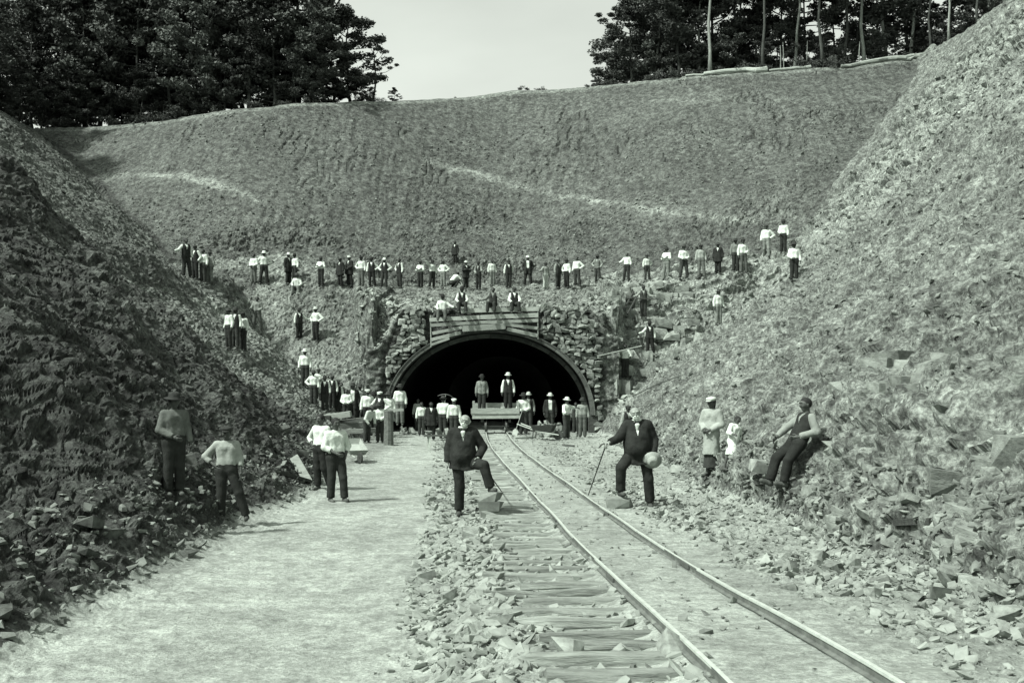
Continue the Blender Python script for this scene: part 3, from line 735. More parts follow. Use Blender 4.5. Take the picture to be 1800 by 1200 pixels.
def plant(kind, px, back, topy, label, group, i=None, hmin=4, lean=0):
    u = (px - 900) / F; yr = ridge_y(u); Y = yr + back; X = u * Y; p = drop(X, Y)
    if p is None: return
    Z = CAMZ + (HY - topy) / F * Y; h = max(Z - p.z, hmin)
    tr, lb, cr = PROTO[kind][R_.randrange(3) if i is None else i]; s = h / 14.3; sw = s * R_.uniform(.95, 1.25) if h > 9 else s * 1.35
    t = empty('tree', (X, Y, p.z - .15), R_.uniform(0, 6.28)); t.scale = (sw, sw, s); t.rotation_euler[0] = lean
    tag(t, label, 'tree', group)
    link('trunk', tr, t); link('limbs', lb, t); link('crown', cr, t)
    return t
GL, GR = 'trees of the dark wood on the left skyline', 'trees of the wood on the right skyline'
ORD = ['first', 'second', 'third', 'fourth', 'fifth', 'sixth', 'seventh', 'eighth', 'ninth', 'tenth', 'eleventh', 'twelfth', 'thirteenth', 'fourteenth', 'fifteenth', 'sixteenth', 'seventeenth']
RK = sorted((1150, 1190, 1225, 1342, 1395, 1448, 1520, 1560, 1638, 1668, 1300, 1480, 1600, 1720, 1768, 1830, 1900))
# left wood: a solid dark mass with a ragged right end
plant('broad', 618, 2.2, 2, 'dark leafy tree with a rounded top near the open end of the left wood', GL, 0)
plant('broad', 585, 4.0, 30, 'shorter leafy tree behind, left of the rounded one at the end of the left wood', GL, 1)
plant('sparse', 656, 1.5, 52, 'thin ragged sapling standing alone at the open end of the left wood', GL, 1)
plant('under', 694, 2.0, 148, 'low bush-like tree on the bare skyline right of the left wood', GL, 0, hmin=.8)
plant('broad', 548, 2.0, 22, 'leafy tree just left of the sky gap in the left wood', GL, 2)
for k, px in enumerate((-140, -95, -48, 4, 52, 100, 150, 196, 246, 292, 340, 392, 440, 480, 510)):
    plant('broad' if k % 3 else 'conifer', px + R_.uniform(-8, 8), R_.uniform(1.2, 3), R_.uniform(-90, -20) if px > 60 else R_.uniform(-30, 12), 'tall dark tree in the front row of the left wood, ' + ORD[k] + ' from the left edge', GL)
for px in np.linspace(-160, 520, 17):
    plant('broad', px + R_.uniform(-12, 12), R_.uniform(4, 7.5), R_.uniform(-150, -60) if px > 70 else R_.uniform(-20, 30), 'tall dark tree deep inside the left wood', GL)
for px in np.linspace(-150, 640, 34):
    plant('under', px + R_.uniform(-8, 8), R_.uniform(.6, 5.5), R_.uniform(70, 140), 'low dark undergrowth tree along the foot of the left wood', GL, hmin=2)
# right wood: taller crowns over bare trunks, dark undergrowth behind
plant('under', 1052, 2.5, 118, 'lowest spreading tree at the open end of the right wood', GR, 1, hmin=1.2)
plant('conifer', 1080, 4, 80, 'dark pointed tree second from the open end of the right wood', GR, 0, hmin=1.2)
plant('broad', 1108, 2.5, -10, 'leafy tree leaning out over the bare skyline at the end of the right wood', GR, 1)
plant('high', 1248, 1.2, -260, 'pale slanting trunk standing in front of the right wood above the fallen logs', GR, 1, lean=0)
for k, (px, bk, top) in enumerate(((1150, 2.5, -60), (1190, 3, -110), (1225, 4.5, -150), (1342, 1.5, -220), (1395, 3, -200), (1448, 1.4, -230), (1520, 3, -200), (1560, 5, -240), (1638, 1.5, -180), (1668, 1.6, -200), (1300, 5, -160), (1480, 5.5, -200), (1600, 5, -200), (1720, 3, -220), (1768, 3, -200), (1830, 4, -200), (1900, 4, -260))):
    plant('high' if k > 1 else 'broad', px, bk, top, 'tall bare-trunked tree at the front of the right wood, ' + ORD[RK.index(px)] + ' from its open end', GR)
for px in np.linspace(1120, 1930, 20):
    plant('broad', px + R_.uniform(-12, 12), R_.uniform(6, 9), R_.uniform(-160, -40), 'dark tree deep inside the right wood', GR)
for px in np.linspace(1075, 1900, 30):
    plant('under', px + R_.uniform(-8, 8), R_.uniform(3.5, 6.5), R_.uniform(30, 90) - max(0, px - 1600) * .5, 'low dark undergrowth tree inside the right wood', GR, hmin=2)
for k, px in enumerate((1372, 1378, 1418, 1510)):
    u = (px - 900) / F; Y = ridge_y(u) + .8; p = drop(u * Y, Y)
    o = MB().tube([(0, 0, -.2), (R_.uniform(-.05, .05), 0, 1.2), (R_.uniform(-.1, .1), 0, R_.uniform(2, 2.6))], [.05, .04, .025], 6).build('sapling_pole', M['palebark'], loc=(u * Y, Y, p.z))
    tag(o, ['thin pale pole, left one of the pair before the right wood', 'thin pale pole, right one of the pair before the right wood', 'short bare stem right of the two pale poles', 'bare stem further right along the fallen logs'][k], 'sapling')
# fallen logs on the right skyline
def log(x0, y0, x1, y1, r, label):
    pts = []
    for t in np.linspace(0, 1, 7):
        px = x0 + (x1 - x0) * t; u = (px - 900) / F; Y = ridge_y(u) - .45
        Z = CAMZ + (HY - (y0 + (y1 - y0) * t)) / F * Y; g = drop(u * Y, Y); pts.append((u * Y, Y, max(Z, g.z + r * .8) if g else Z))
    o0 = Vector(pts[0]); b = MB().tube([Vector(p) - o0 for p in pts], [r * (1 - .4 * t) for t in np.linspace(0, 1, 7)], 9, jit=.08)
    tag(b.build('log', M['logwood'], loc=o0), label, 'log', 'logs lying along the right skyline')
log(1348, 126, 1238, 147, .24, 'pale felled log leftmost on the right skyline, its thick end raised')
log(1290, 142, 1205, 150, .13, 'thin short log below the leftmost pale log on the skyline')
log(1425, 128, 1352, 137, .15, 'thin log between the two pale poles and the long logs')
log(1575, 120, 1478, 123, .22, 'long pale log crossing the middle of the right skyline')
log(1640, 108, 1565, 122, .26, 'thick log at the right end of the skyline, propped on its neighbour')
log(1612, 122, 1572, 127, .15, 'short log under the thick right end log')
def stump(px, h, r, label):
    u = (px - 900) / F; Y = ridge_y(u) - .1; p = drop(u * Y, Y)
    tag(MB().tube([(0, 0, -.2), (0, 0, h * .5), (0, 0, h)], [r * 1.3, r, r * .95], 9, jit=.1).build('tree_stump', M['bark'], loc=(u * Y, Y, p.z)), label, 'tree stump')
stump(1466, .9, .3, 'dark round stump standing among the fallen logs')
# bushes and tufts along the skyline
bp = [leaf_mesh('bush', np.random.default_rng(s).normal(0, .35, (9, 3)) * np.array([1, 1, .5]) + np.array([0, 0, .35]), np.full(9, .4), 70, .07, s) for s in (1, 2, 3)]
for k in range(46):
    px = R_.choice([R_.uniform(90, 700), R_.uniform(1020, 1620), R_.uniform(0, 1650)])
    u = (px - 900) / F; Y = ridge_y(u) + R_.uniform(-.2, 1.0); p = drop(u * Y, Y)
    if p is None: continue
    s = R_.uniform(.3, .9) * (.45 if 700 < px < 1040 else 1.1)
    o = link('bush', bp[k % 3], None, loc=(u * Y, Y, p.z), rot=(0, 0, R_.uniform(0, 6)), scale=(s * 1.3, s, s))
    tag(o, 'small dark bush growing on the skyline edge of the cutting', 'bush', 'bushes along the skyline')
# ------------------------------------------------------------------ people: bodies and clothes grown from a skeleton
def surface_nets(F_, org, h):
    nx, ny, nz = F_.shape; S = F_ < 0
    cx = S[:-1, :-1, :-1].astype(np.int8)
    tot = np.zeros((nx - 1, ny - 1, nz - 1), np.int8)
    for a in (0, 1):
        for b in (0, 1):
            for c in (0, 1): tot += S[a:nx - 1 + a, b:ny - 1 + b, c:nz - 1 + c]
    act = (tot > 0) & (tot < 8)
    idx = -np.ones(act.shape, np.int64); I = np.argwhere(act); idx[act] = np.arange(len(I))
    acc = np.zeros((len(I), 3)); cnt = np.zeros(len(I))
    i, j, k = I.T
    corners = [(a, b, c) for a in (0, 1) for b in (0, 1) for c in (0, 1)]
    for A in corners:
        for ax in range(3):
            if A[ax]: continue
            B = list(A); B[ax] = 1
            fa = F_[i + A[0], j + A[1], k + A[2]]; fb = F_[i + B[0], j + B[1], k + B[2]]
            m = (fa < 0) != (fb < 0)
            t = np.where(m, fa / np.where(fa - fb == 0, 1, fa - fb), 0)
            p = np.zeros((len(I), 3)); p[:, 0] = A[0]; p[:, 1] = A[1]; p[:, 2] = A[2]; p[:, ax] += t
            acc += p * m[:, None]; cnt += m
    V = (I + acc / cnt[:, None]) * h + org
    Q = []
    # edges along each axis
    for ax, (u, v) in enumerate(((1, 2), (2, 0), (0, 1))):
        sl0 = [slice(1, -1)] * 3; sl1 = [slice(1, -1)] * 3; sl0[ax] = slice(0, -1); sl1[ax] = slice(1, None)
        a_, b_ = S[tuple(sl0)], S[tuple(sl1)]
        for flip in (False, True):
            E = np.argwhere((a_ & ~b_) if not flip else (~a_ & b_))
            if not len(E): continue
            for q in range(3):
                if q != ax: E[:, q] += 1
            def c(du, dv):
                e = E.copy(); e[:, u] -= du; e[:, v] -= dv; return idx[e[:, 0], e[:, 1], e[:, 2]]
            q4 = np.stack([c(1, 1), c(0, 1), c(0, 0), c(1, 0)], 1)
            Q.append(q4[:, ::-1] if flip else q4)
    Q = np.concatenate(Q); Q = Q[(Q >= 0).all(1)]
    return V, Q
class SDF:
    def __init__(s, h): s.p = []; s.cut = []; s.h = h
    def cone(s, a, b, ra, rb, flat=None, k=.02): s.p.append((np.array(a, float), np.array(b, float), ra, rb, flat, k)); return s
    def ball(s, a, r, k=.02): return s.cone(a, a, r, r, None, k)
    def mesh(s, noise=0.0, seed=0):
        lo = np.min([np.minimum(p[0], p[1]) - max(p[2], p[3]) for p in s.p], 0) - 3 * s.h
        hi = np.max([np.maximum(p[0], p[1]) + max(p[2], p[3]) for p in s.p], 0) + 3 * s.h
        n = np.ceil((hi - lo) / s.h).astype(int) + 1
        ax = [lo[i] + np.arange(n[i]) * s.h for i in range(3)]
        Fd = np.full(n, .12, np.float64)
        for a, b, ra, rb, flat, k in s.p:
            r = max(ra, rb) + .07; l = np.minimum(a, b) - r; u = np.maximum(a, b) + r
            i0 = np.clip(((l - lo) / s.h).astype(int), 0, n - 1); i1 = np.clip(((u - lo) / s.h).astype(int) + 2, 1, n)
            X, Y, Z = np.meshgrid(ax[0][i0[0]:i1[0]], ax[1][i0[1]:i1[1]], ax[2][i0[2]:i1[2]], indexing='ij')
            d = b - a; L2 = d @ d
            if L2 < 1e-10: t = 0 * X
            else: t = np.clip(((X - a[0]) * d[0] + (Y - a[1]) * d[1] + (Z - a[2]) * d[2]) / L2, 0, 1)
            D = np.sqrt((X - a[0] - t * d[0]) ** 2 + (Y - a[1] - t * d[1]) ** 2 + (Z - a[2] - t * d[2]) ** 2) - (ra + (rb - ra) * t)
            if flat and L2 > 1e-10:
                L = math.sqrt(L2)
                if 'b' in flat: D = np.maximum(D, ((X - b[0]) * d[0] + (Y - b[1]) * d[1] + (Z - b[2]) * d[2]) / L)
                if 'a' in flat: D = np.maximum(D, -((X - a[0]) * d[0] + (Y - a[1]) * d[1] + (Z - a[2]) * d[2]) / L)
            sl = tuple(slice(i0[q], i1[q]) for q in range(3)); G = Fd[sl]
            hh = np.clip(.5 + .5 * (G - D) / k, 0, 1); Fd[sl] = G * (1 - hh) + D * hh - k * hh * (1 - hh)
        if noise or s.cut:
            X, Y, Z = np.meshgrid(*ax, indexing='ij')
            if noise:
                Pn = np.stack([X.ravel(), Y.ravel(), Z.ravel()], 1); m = (np.abs(Fd) < .06).ravel(); v = np.zeros(m.shape)
                v[m] = noise * fbm(Pn[m] * np.array([11, 11, 7.]) + seed, 3, seed); Fd = Fd + v.reshape(Fd.shape)
            for fn in s.cut: Fd = np.maximum(Fd, fn(X, Y, Z))
        Fd[0], Fd[-1], Fd[:, 0], Fd[:, -1], Fd[:, :, 0], Fd[:, :, -1] = (.05,) * 6
        return surface_nets(Fd, lo, s.h)
V3 = lambda *a: np.array(a, float)
# one hand, built fine: origin at the wrist, fingers along -z, palm facing -y (towards the viewer), thumb on +x
def hand_proto(curl):
    s = SDF(.0075)
    s.cone((0, 0, .01), (0, 0, -.03), .024, .026); s.cone((-.018, 0, -.035), (-.022, 0, -.085), .016, .015); s.cone((.012, 0, -.035), (.018, 0, -.085), .017, .015); s.cone((0, 0, -.03), (0, 0, -.085), .018, .016)
    for x, L in ((-.031, .058), (-.0105, .074), (.0105, .080), (.031, .070)):
        x2 = x * -1; p = V3(x2, 0, -.088); ang = .15 + curl * .5; r = .0098
        for q in (.45, .32, .26):
            d = V3(0, -math.sin(ang), -math.cos(ang)) * L * q * 1.1; s.cone(p, p + d, r, r * .92, k=.004); p = p + d; ang += curl * .95; r *= .94
    p = V3(.028, -.005, -.03); s.cone(p, p + V3(.026, -.015 - .01 * curl, -.028), .013, .011, k=.01); p = p + V3(.026, -.015 - .01 * curl, -.028); s.cone(p, p + V3(.004 - .012 * curl, -.012, -.03), .0105, .009, k=.004)
    return s.mesh()
HAND = {'relax': hand_proto(.35), 'grip': hand_proto(1.0)}
def place_hand(kind, wrist, fwd, palm, side):
    """fwd: direction of the fingers, palm: direction the palm faces"""
    V, Q = HAND[kind]; V = V.copy()
    if side < 0: V[:, 0] *= -1; Q = Q[:, ::-1]
    z = -fwd / np.linalg.norm(fwd); y = -(palm - (palm @ z) * z); y /= np.linalg.norm(y) + 1e-9; x = np.cross(y, z)
    return V[:, :1] * x + V[:, 1:2] * y + V[:, 2:] * z + wrist, Q
ARMS = {'down': ((.245, .03, 1.15), (.27, -.05, .91)), 'hip': ((.40, .09, 1.19), (.20, -.04, 1.03)), 'cross': ((.25, -.07, 1.16), (-.09, -.215, 1.21)),
        'out': ((.36, -.03, 1.22), (.58, -.12, 1.14)), 'front': ((.25, -.01, 1.15), (.07, -.20, 1.03)), 'behind': ((.27, .12, 1.17), (.13, .17, .97)),
        'head': ((.42, -.02, 1.45), (.30, -.09, 1.66)), 'pocket': ((.31, .09, 1.16), (.21, -.02, .95)), 'knee': ((.27, -.10, 1.15), (.17, -.33, 1.02)), 'hold': ((.28, -.06, 1.16), (.30, -.30, 1.12)),
        'up': ((.36, -.06, 1.50), (.50, -.12, 1.70)), 'wide': ((.42, 0, 1.36), (.66, -.06, 1.34))}
LEGS = {'stand': ((.095, -.01, .50), (.105, .02, .085)), 'apart': ((.15, -.02, .50), (.21, .02, .085)), 'forward': ((.12, -.12, .50), (.14, -.14, .085)), 'back': ((.10, .02, .50), (.12, .20, .09)),
        'up': ((.20, -.34, .84), (.22, -.36, .42)), 'out': ((.24, -.06, .52), (.36, -.02, .09))}
def skeleton(arms=('down', 'down'), legs=('stand', 'stand'), over=None, seat=None, lean=0.0, headturn=0.0):
    J = dict(pelvis=V3(0, 0, .95), waist=V3(0, 0, 1.10), chest=V3(0, 0, 1.33), neck=V3(0, .01, 1.47), head=V3(0, -.015, 1.635))
    for s, nm, a, l in ((-1, 'L', arms[0], legs[0]), (1, 'R', arms[1], legs[1])):
        J['sh' + nm] = V3(s * .175, .01, 1.42); J['hip' + nm] = V3(s * .09, 0, .93)
        e, w_ = ARMS[a] if isinstance(a, str) else a; J['el' + nm] = V3(s * e[0], e[1], e[2]); J['wr' + nm] = V3(s * w_[0], w_[1], w_[2])
        k, an = LEGS[l] if isinstance(l, str) else l; J['kn' + nm] = V3(s * k[0], k[1], k[2]); J['an' + nm] = V3(s * an[0], an[1], an[2])
    if lean:      # bend the upper body forward (towards -y) about the hips
        c, s_ = math.cos(lean), math.sin(lean)
        for n_ in ('waist', 'chest', 'neck', 'head', 'shL', 'shR', 'elL', 'elR', 'wrL', 'wrR'):
            q = J[n_] - V3(0, 0, .95); J[n_] = V3(q[0], q[1] * c - q[2] * s_, q[1] * s_ + q[2] * c) + V3(0, 0, .95)
    if seat is not None:     # drop the hips to the seat height, knees forward, shins hanging
        dz = seat - .95 + .08
        for n_ in J:
            if n_[:2] not in ('kn', 'an'): J[n_] = J[n_] + V3(0, 0, dz)
        for s, nm in ((-1, 'L'), (1, 'R')):
            J['kn' + nm] = J['hip' + nm] + V3(s * .07, -.42, .04); J['an' + nm] = J['kn' + nm] + V3(s * .02, -.04, -.41)
    if over: J.update({k_: V3(*v) for k_, v in over.items()})
    return J
def lerp(a, b, t): return a + (b - a) * t
def torso(s, J, g, k=.045, shoulders=True, belly=0.0):
    for q in (-1, 1):
        sx = (J['shR'] - J['shL']); sx = sx / np.linalg.norm(sx) * q
        s.cone(J['chest'] + sx * .078, J['waist'] + sx * .066, .100 + g, .092 + g + belly * .4, k=k)
        s.cone(J['waist'] + sx * .066, J['pelvis'] + sx * .078, .092 + g + belly * .4, .105 + g, k=k)
    if belly: s.cone(J['waist'] + V3(0, -.05, .08), J['waist'] + V3(0, -.06, -.06), .10 + g + belly * .5, .12 + g + belly * .5, k=.06)
    if shoulders:
        s.cone(lerp(J['shL'], J['shR'], .14), lerp(J['shL'], J['shR'], .86), .062 + g, .062 + g, k=.05)
        s.cone(J['chest'] + V3(0, 0, .05), J['neck'] + V3(0, 0, -.02), .10 + g, .062 + g * .6, k=.04)
def build_person(J, outfit, h, beard=None, hair='short', belly=0.0, fine=False, hands=('relax', 'relax'), skin='skin_d', woman=False):
    """returns [(part name, V, Q, material)]; local units metres at 1.75 m standing height"""
    out = []; nz = .010 if fine else 0
    s = SDF(h); torso(s, J, 0)
    up = J['head'] - J['neck']; up = up / np.linalg.norm(up); hd = J['head']
    fw = V3(0, -1, 0) if 'face' not in J else J['face'] / np.linalg.norm(J['face']); rt = np.cross(fw, up)
    s.cone(J['neck'] - up * .03, hd - up * .05, .056, .052)
    s.cone(hd + up * .018 - fw * .018, hd + up * .022 + fw * .012, .090, .086, k=.03)           # skull
    s.cone(hd - up * .045 + fw * .028, hd - up * .075 + fw * .050, .060, .038, k=.03)          # jaw, chin
    if fine:
        s.cone(hd + up * .012 + fw * .098, hd - up * .025 + fw * .114, .010, .015, k=.012)      # nose
        for q in (-1, 1):
            s.cone(hd + up * .032 + fw * .088 + rt * q * .012, hd + up * .034 + fw * .078 + rt * q * .045, .012, .010, k=.01)   # brow
            s.cone(hd + up * .012 + rt * q * .092, hd - up * .022 + rt * q * .088 + fw * .004, .014, .011, k=.008)              # ear
            s.ball(hd - up * .022 + fw * .066 + rt * q * .040, .026, k=.02)                        # cheek
        s.cone(hd - up * .056 + fw * .092 - rt * .018, hd - up * .056 + fw * .092 + rt * .018, .007, .007, k=.008)                # lips
        for q in (-1, 1):
            c0 = hd + up * .012 + fw * .098 + rt * q * .034
            s.cut.append(lambda X, Y, Z, c0=c0: .009 - np.sqrt((X - c0[0]) ** 2 + (Y - c0[1]) ** 2 + (Z - c0[2]) ** 2))
    else:
        s.cone(hd + up * .01 + fw * .095, hd - up * .025 + fw * .110, .014, .016, k=.012)
    for nm in 'LR':
        s.cone(J['sh' + nm], J['el' + nm], .054, .043, k=.03); s.cone(J['el' + nm], J['wr' + nm], .043, .028, k=.02)
        s.cone(J['hip' + nm], J['kn' + nm], .088, .056, k=.03); s.cone(J['kn' + nm], J['an' + nm], .055, .036, k=.02)
        a_ = J['an' + nm]; sh = J['kn' + nm] - a_; sh = sh / np.linalg.norm(sh)
        ft = fw - (fw @ sh) * sh; ft = ft / (np.linalg.norm(ft) + 1e-9) if np.linalg.norm(ft) > .2 else V3(0, 0, 1)
        if 'ft' + nm in J: ft = J['ft' + nm]
        J['toe' + nm] = a_ - sh * .045 + ft * .155; J['heel' + nm] = a_ - sh * .045 - ft * .04
        s.cone(J['heel' + nm], J['toe' + nm], .034, .028, k=.02)
    V, Q = s.mesh()
    for i_, nm in enumerate('LR'):
        w_ = J['wr' + nm]; f_ = w_ - J['el' + nm]; pal = V3(0, 0, 0) + (J['pelvis'] + V3(0, 0, .2) - w_)
        if 'hf' + nm in J: f_ = J['hf' + nm]
        if 'hp' + nm in J: pal = J['hp' + nm]
        hv, hq = place_hand(hands[i_], w_, f_, pal, -1 if nm == 'L' else 1)
        Q = np.concatenate([Q, hq + len(V)]); V = np.concatenate([V, hv])
    out.append(('body', V, Q, skin))
    # shoes
    for nm in 'LR':
        s = SDF(h if fine else h * .9); a_ = J['an' + nm]; s.cone(J['heel' + nm], J['toe' + nm], .045, .040, k=.02); s.cone(J['heel' + nm] * .8 + J['toe' + nm] * .2, a_ + (J['kn' + nm] - a_) * .12, .046, .050, k=.02)
        V, Q = s.mesh(); out.append(('shoe', V, Q, 'leather'))
    O = outfit
    if O.get('trousers'):
        s = SDF(h); g = .024
        for q in (-1, 1):
            sx = (J['hipR'] - J['hipL']); sx = sx / np.linalg.norm(sx) * q
            s.cone(lerp(J['pelvis'], J['waist'], .75) + sx * .066, J['pelvis'] + sx * .078, .098 + g + belly * .4, .108 + g, 'a', k=.04)
        for nm in 'LR':
            s.cone(J['hip' + nm], J['kn' + nm], .092 + g, .064 + g, k=.03); s.cone(J['kn' + nm], lerp(J['kn' + nm], J['an' + nm], .97), .064 + g, .058 + g, 'b', k=.02)
        V, Q = s.mesh(nz * 1.2, 3); out.append(('trousers', V, Q, O['trousers']))
    if O.get('shirt'):
        s = SDF(h); g = .016; torso(s, J, g, belly=belly)
        if not O.get('coat'):
            for nm in 'LR':
                s.cone(J['sh' + nm], J['el' + nm], .060 + g, .052 + g, k=.03); e1 = .55 if O.get('rolled') else .96
                s.cone(J['el' + nm], lerp(J['el' + nm], J['wr' + nm], e1), .052 + g, .036 + g, 'b', k=.02)
        V, Q = s.mesh(nz * 1.3, 5); out.append(('shirt', V, Q, O['shirt']))
    def vee(wid, depth):
        n_ = J['neck']; ax = J['pelvis'] - n_; ax = ax / np.linalg.norm(ax)
        def fn(X, Y, Z):
            t = (X - n_[0]) * ax[0] + (Y - n_[1]) * ax[1] + (Z - n_[2]) * ax[2]
            sx = (J['shR'] - J['shL']); sx = sx / np.linalg.norm(sx)
            u = np.abs((X - n_[0]) * sx[0] + (Y - n_[1]) * sx[1] + (Z - n_[2]) * sx[2])
            f = (X - n_[0]) * fw[0] + (Y - n_[1]) * fw[1] + (Z - n_[2]) * fw[2]
            side_ = wid * (1 - t / depth) - u
            neckhole = .075 - np.sqrt(u * u + f * f)
            a1 = np.minimum(side_, f - .02)
            return np.maximum(np.where(t > -.06, a1, -1), np.minimum(neckhole, .05 - t)) * 1.0
        return fn
    if O.get('vest'):
        s = SDF(h); torso(s, J, .030, belly=belly); s.cut.append(vee(.055, .26))
        V, Q = s.mesh(nz, 7); out.append(('vest', V, Q, O['vest']))
    if O.get('coat'):
        s = SDF(h); g = .036; torso(s, J, g, belly=belly)
        L = O.get('coat_len', .26); dn = J['pelvis'] - J['waist']; dn = dn / np.linalg.norm(dn)
        for q in (-1, 1):
            sx = (J['hipR'] - J['hipL']); sx = sx / np.linalg.norm(sx) * q
            s.cone(J['waist'] + sx * .06, J['pelvis'] + sx * .085 + dn * L, .100 + g, .112 + g + L * .12, 'b', k=.05)
        for nm in 'LR':
            s.cone(J['sh' + nm], J['el' + nm], .066 + g * .7, .056 + g * .7, k=.03); s.cone(J['el' + nm], lerp(J['el' + nm], J['wr' + nm], .95), .056 + g * .6, .046 + g * .5, 'b', k=.02)
        s.cut.append(vee(.075 if O.get('open') else .05, O.get('vdepth', .22)))
        if O.get('open'):
            c0 = J['waist']
            s.cut.append(lambda X, Y, Z: np.minimum(.075 - np.abs(X - c0[0]), (c0[1] - .04) - Y))
        V, Q = s.mesh(nz * 1.4, 9); out.append(('coat', V, Q, O['coat']))
    if O.get('dress'):
        s = SDF(h); g = .02; torso(s, J, g); dn = V3(0, 0, -1); hem = lerp(lerp(J['knL'], J['knR'], .5), lerp(J['anL'], J['anR'], .5), O.get('hem', .2))
        s.cone(J['waist'], hem, .125 + g, O.get('flare', .24), 'b', k=.05)
        for nm in 'LR':
            s.cone(J['sh' + nm], J['el' + nm], .062 + g, .054 + g, k=.03); s.cone(J['el' + nm], lerp(J['el' + nm], J['wr' + nm], .93), .054 + g, .04 + g, 'b', k=.02)
        V, Q = s.mesh(nz * 1.5, 11); out.append(('dress', V, Q, O['dress']))
    if O.get('skirt'):
        s = SDF(h); hem = lerp(J['anL'], J['anR'], .5) + V3(0, 0, .10)
        s.cone(J['waist'], hem, .12, .20, 'b', k=.05); V, Q = s.mesh(nz * 1.5, 12); out.append(('skirt', V, Q, O['skirt']))
    if hair:
        s = SDF(h * .9); cap = .006
        s.cone(hd + up * .030 - fw * .028, hd + up * .032 - fw * .004, .092 + cap, .088 + cap, k=.02)
        if hair == 'bald':
            s.p = []
            for q in (-1, 1): s.cone(hd + rt * q * .084 - fw * .03 + up * .01, hd + rt * q * .078 - fw * .05 - up * .03, .026, .022, k=.02)
            s.cone(hd - fw * .085 + up * .0 - rt * .03, hd - fw * .085 - up * .02 + rt * .03, .035, .035, k=.02)
        if hair == 'long':
            s.cone(hd - fw * .06, hd - fw * .07 - up * .10, .075, .05)
        V, Q = s.mesh(nz * .8, 2); out.append(('hair', V, Q, 'hair_w' if beard or hair == 'bald' else 'hair_k'))
    if beard:
        s = SDF(h * .8); s.cone(hd - up * .068 + fw * .078 - rt * .03, hd - up * .068 + fw * .078 + rt * .03, .026, .026, k=.015)
        s.cone(hd - up * .075 + fw * .075, hd - up * .118 + fw * .078, .036, .020, k=.02)
        s.cone(hd - up * .045 + fw * .104 - rt * .030, hd - up * .045 + fw * .104 + rt * .030, .013, .013, k=.008)
        for q in (-1, 1): s.cone(hd - up * .06 + fw * .06 + rt * q * .035, hd + up * .0 + fw * .012 + rt * q * .088, .024, .014, k=.015)
        V, Q = s.mesh(.006 if fine else 0, 4); out.append(('beard', V, Q, 'hair_w'))
    if fine:
        for q in (-1, 1):
            s = SDF(.006); s.ball(hd + up * .012 + fw * .083 + rt * q * .034, .0085); V, Q = s.mesh(); out.append(('eye', V, Q, 'hair_k'))
            s = SDF(.006); s.cone(hd + up * .036 + fw * .100 + rt * q * .014, hd + up * .036 + fw * .084 + rt * q * .052, .008, .006); V, Q = s.mesh(); out.append(('eyebrow', V, Q, 'hair_w' if beard else 'hair_k'))
    if O.get('collar'):
        s = SDF(.009); n_ = J['neck']
        for t in np.linspace(0, 2 * math.pi, 13)[:-1]:
            t2 = t + 2 * math.pi / 12; s.cone(n_ + V3(math.cos(t) * .066, math.sin(t) * .066 - .01, .045), n_ + V3(math.cos(t2) * .066, math.sin(t2) * .066 - .01, .045), .018, .018, k=.006)
        V, Q = s.mesh(); out.append(('collar', V, Q, 'shirt'))
        s = SDF(.009); c0 = n_ + V3(0, -.108, .0)
        for q in (-1, 1): s.cone(c0, c0 + V3(q * .05, .008, .006), .010, .026, 'b', k=.006)
        V, Q = s.mesh(); out.append(('bow_tie', V, Q, 'black'))
        s = SDF(.009); c0 = n_ + V3(0, -.122, -.035); s.cone(c0 + V3(-.012, 0, 0), c0 + V3(0, -.002, -.07), .030, .018, k=.01); s.cone(c0 + V3(.012, 0, 0), c0 + V3(0, -.002, -.07), .030, .018, k=.01)
        V, Q = s.mesh(); out.append(('shirt_front', V, Q, 'shirt'))
    J['_up'], J['_fw'] = up, fw
    return out
def lathe(prof_, n=14):
    V = [(r * math.cos(2 * math.pi * k / n), r * math.sin(2 * math.pi * k / n), z) for r, z in prof_ for k in range(n)]; m = len(prof_)
    Fc = [(i * n + k, i * n + (k + 1) % n, (i + 1) * n + (k + 1) % n, (i + 1) * n + k) for i in range(m - 1) for k in range(n)] + [tuple(range((m - 1) * n, m * n))]
    return V, Fc
HATP = {'bowler': [(.10, -.004), (.155, .004), (.158, .012), (.105, .010), (.104, .05), (.092, .095), (.06, .125), (.02, .133)],
        'slouch': [(.10, -.006), (.175, -.008), (.18, 0), (.108, .006), (.102, .055), (.085, .10), (.05, .115), (.02, .105)],
        'cap': [(.095, -.01), (.108, .0), (.118, .03), (.110, .055), (.06, .070), (.02, .072)]}
def hat_mesh(kind, mat):
    key = ('hat', kind, mat)
    if key not in _cache:
        V, Fc = lathe(HATP[kind]); b = MB().add(V, Fc)
        if kind == 'cap': b.add([(-.07, -.09, .0), (.07, -.09, .0), (.05, -.165, -.012), (-.05, -.165, -.012), (-.07, -.09, .012), (.07, -.09, .012), (.05, -.165, -.002), (-.05, -.165, -.002)], [(0, 1, 2, 3), (4, 7, 6, 5), (0, 4, 5, 1), (1, 5, 6, 2), (2, 6, 7, 3), (3, 7, 4, 0)])
        _cache[key] = b.mesh('hat', M[mat], True)
    return _cache[key]
_cache = {}
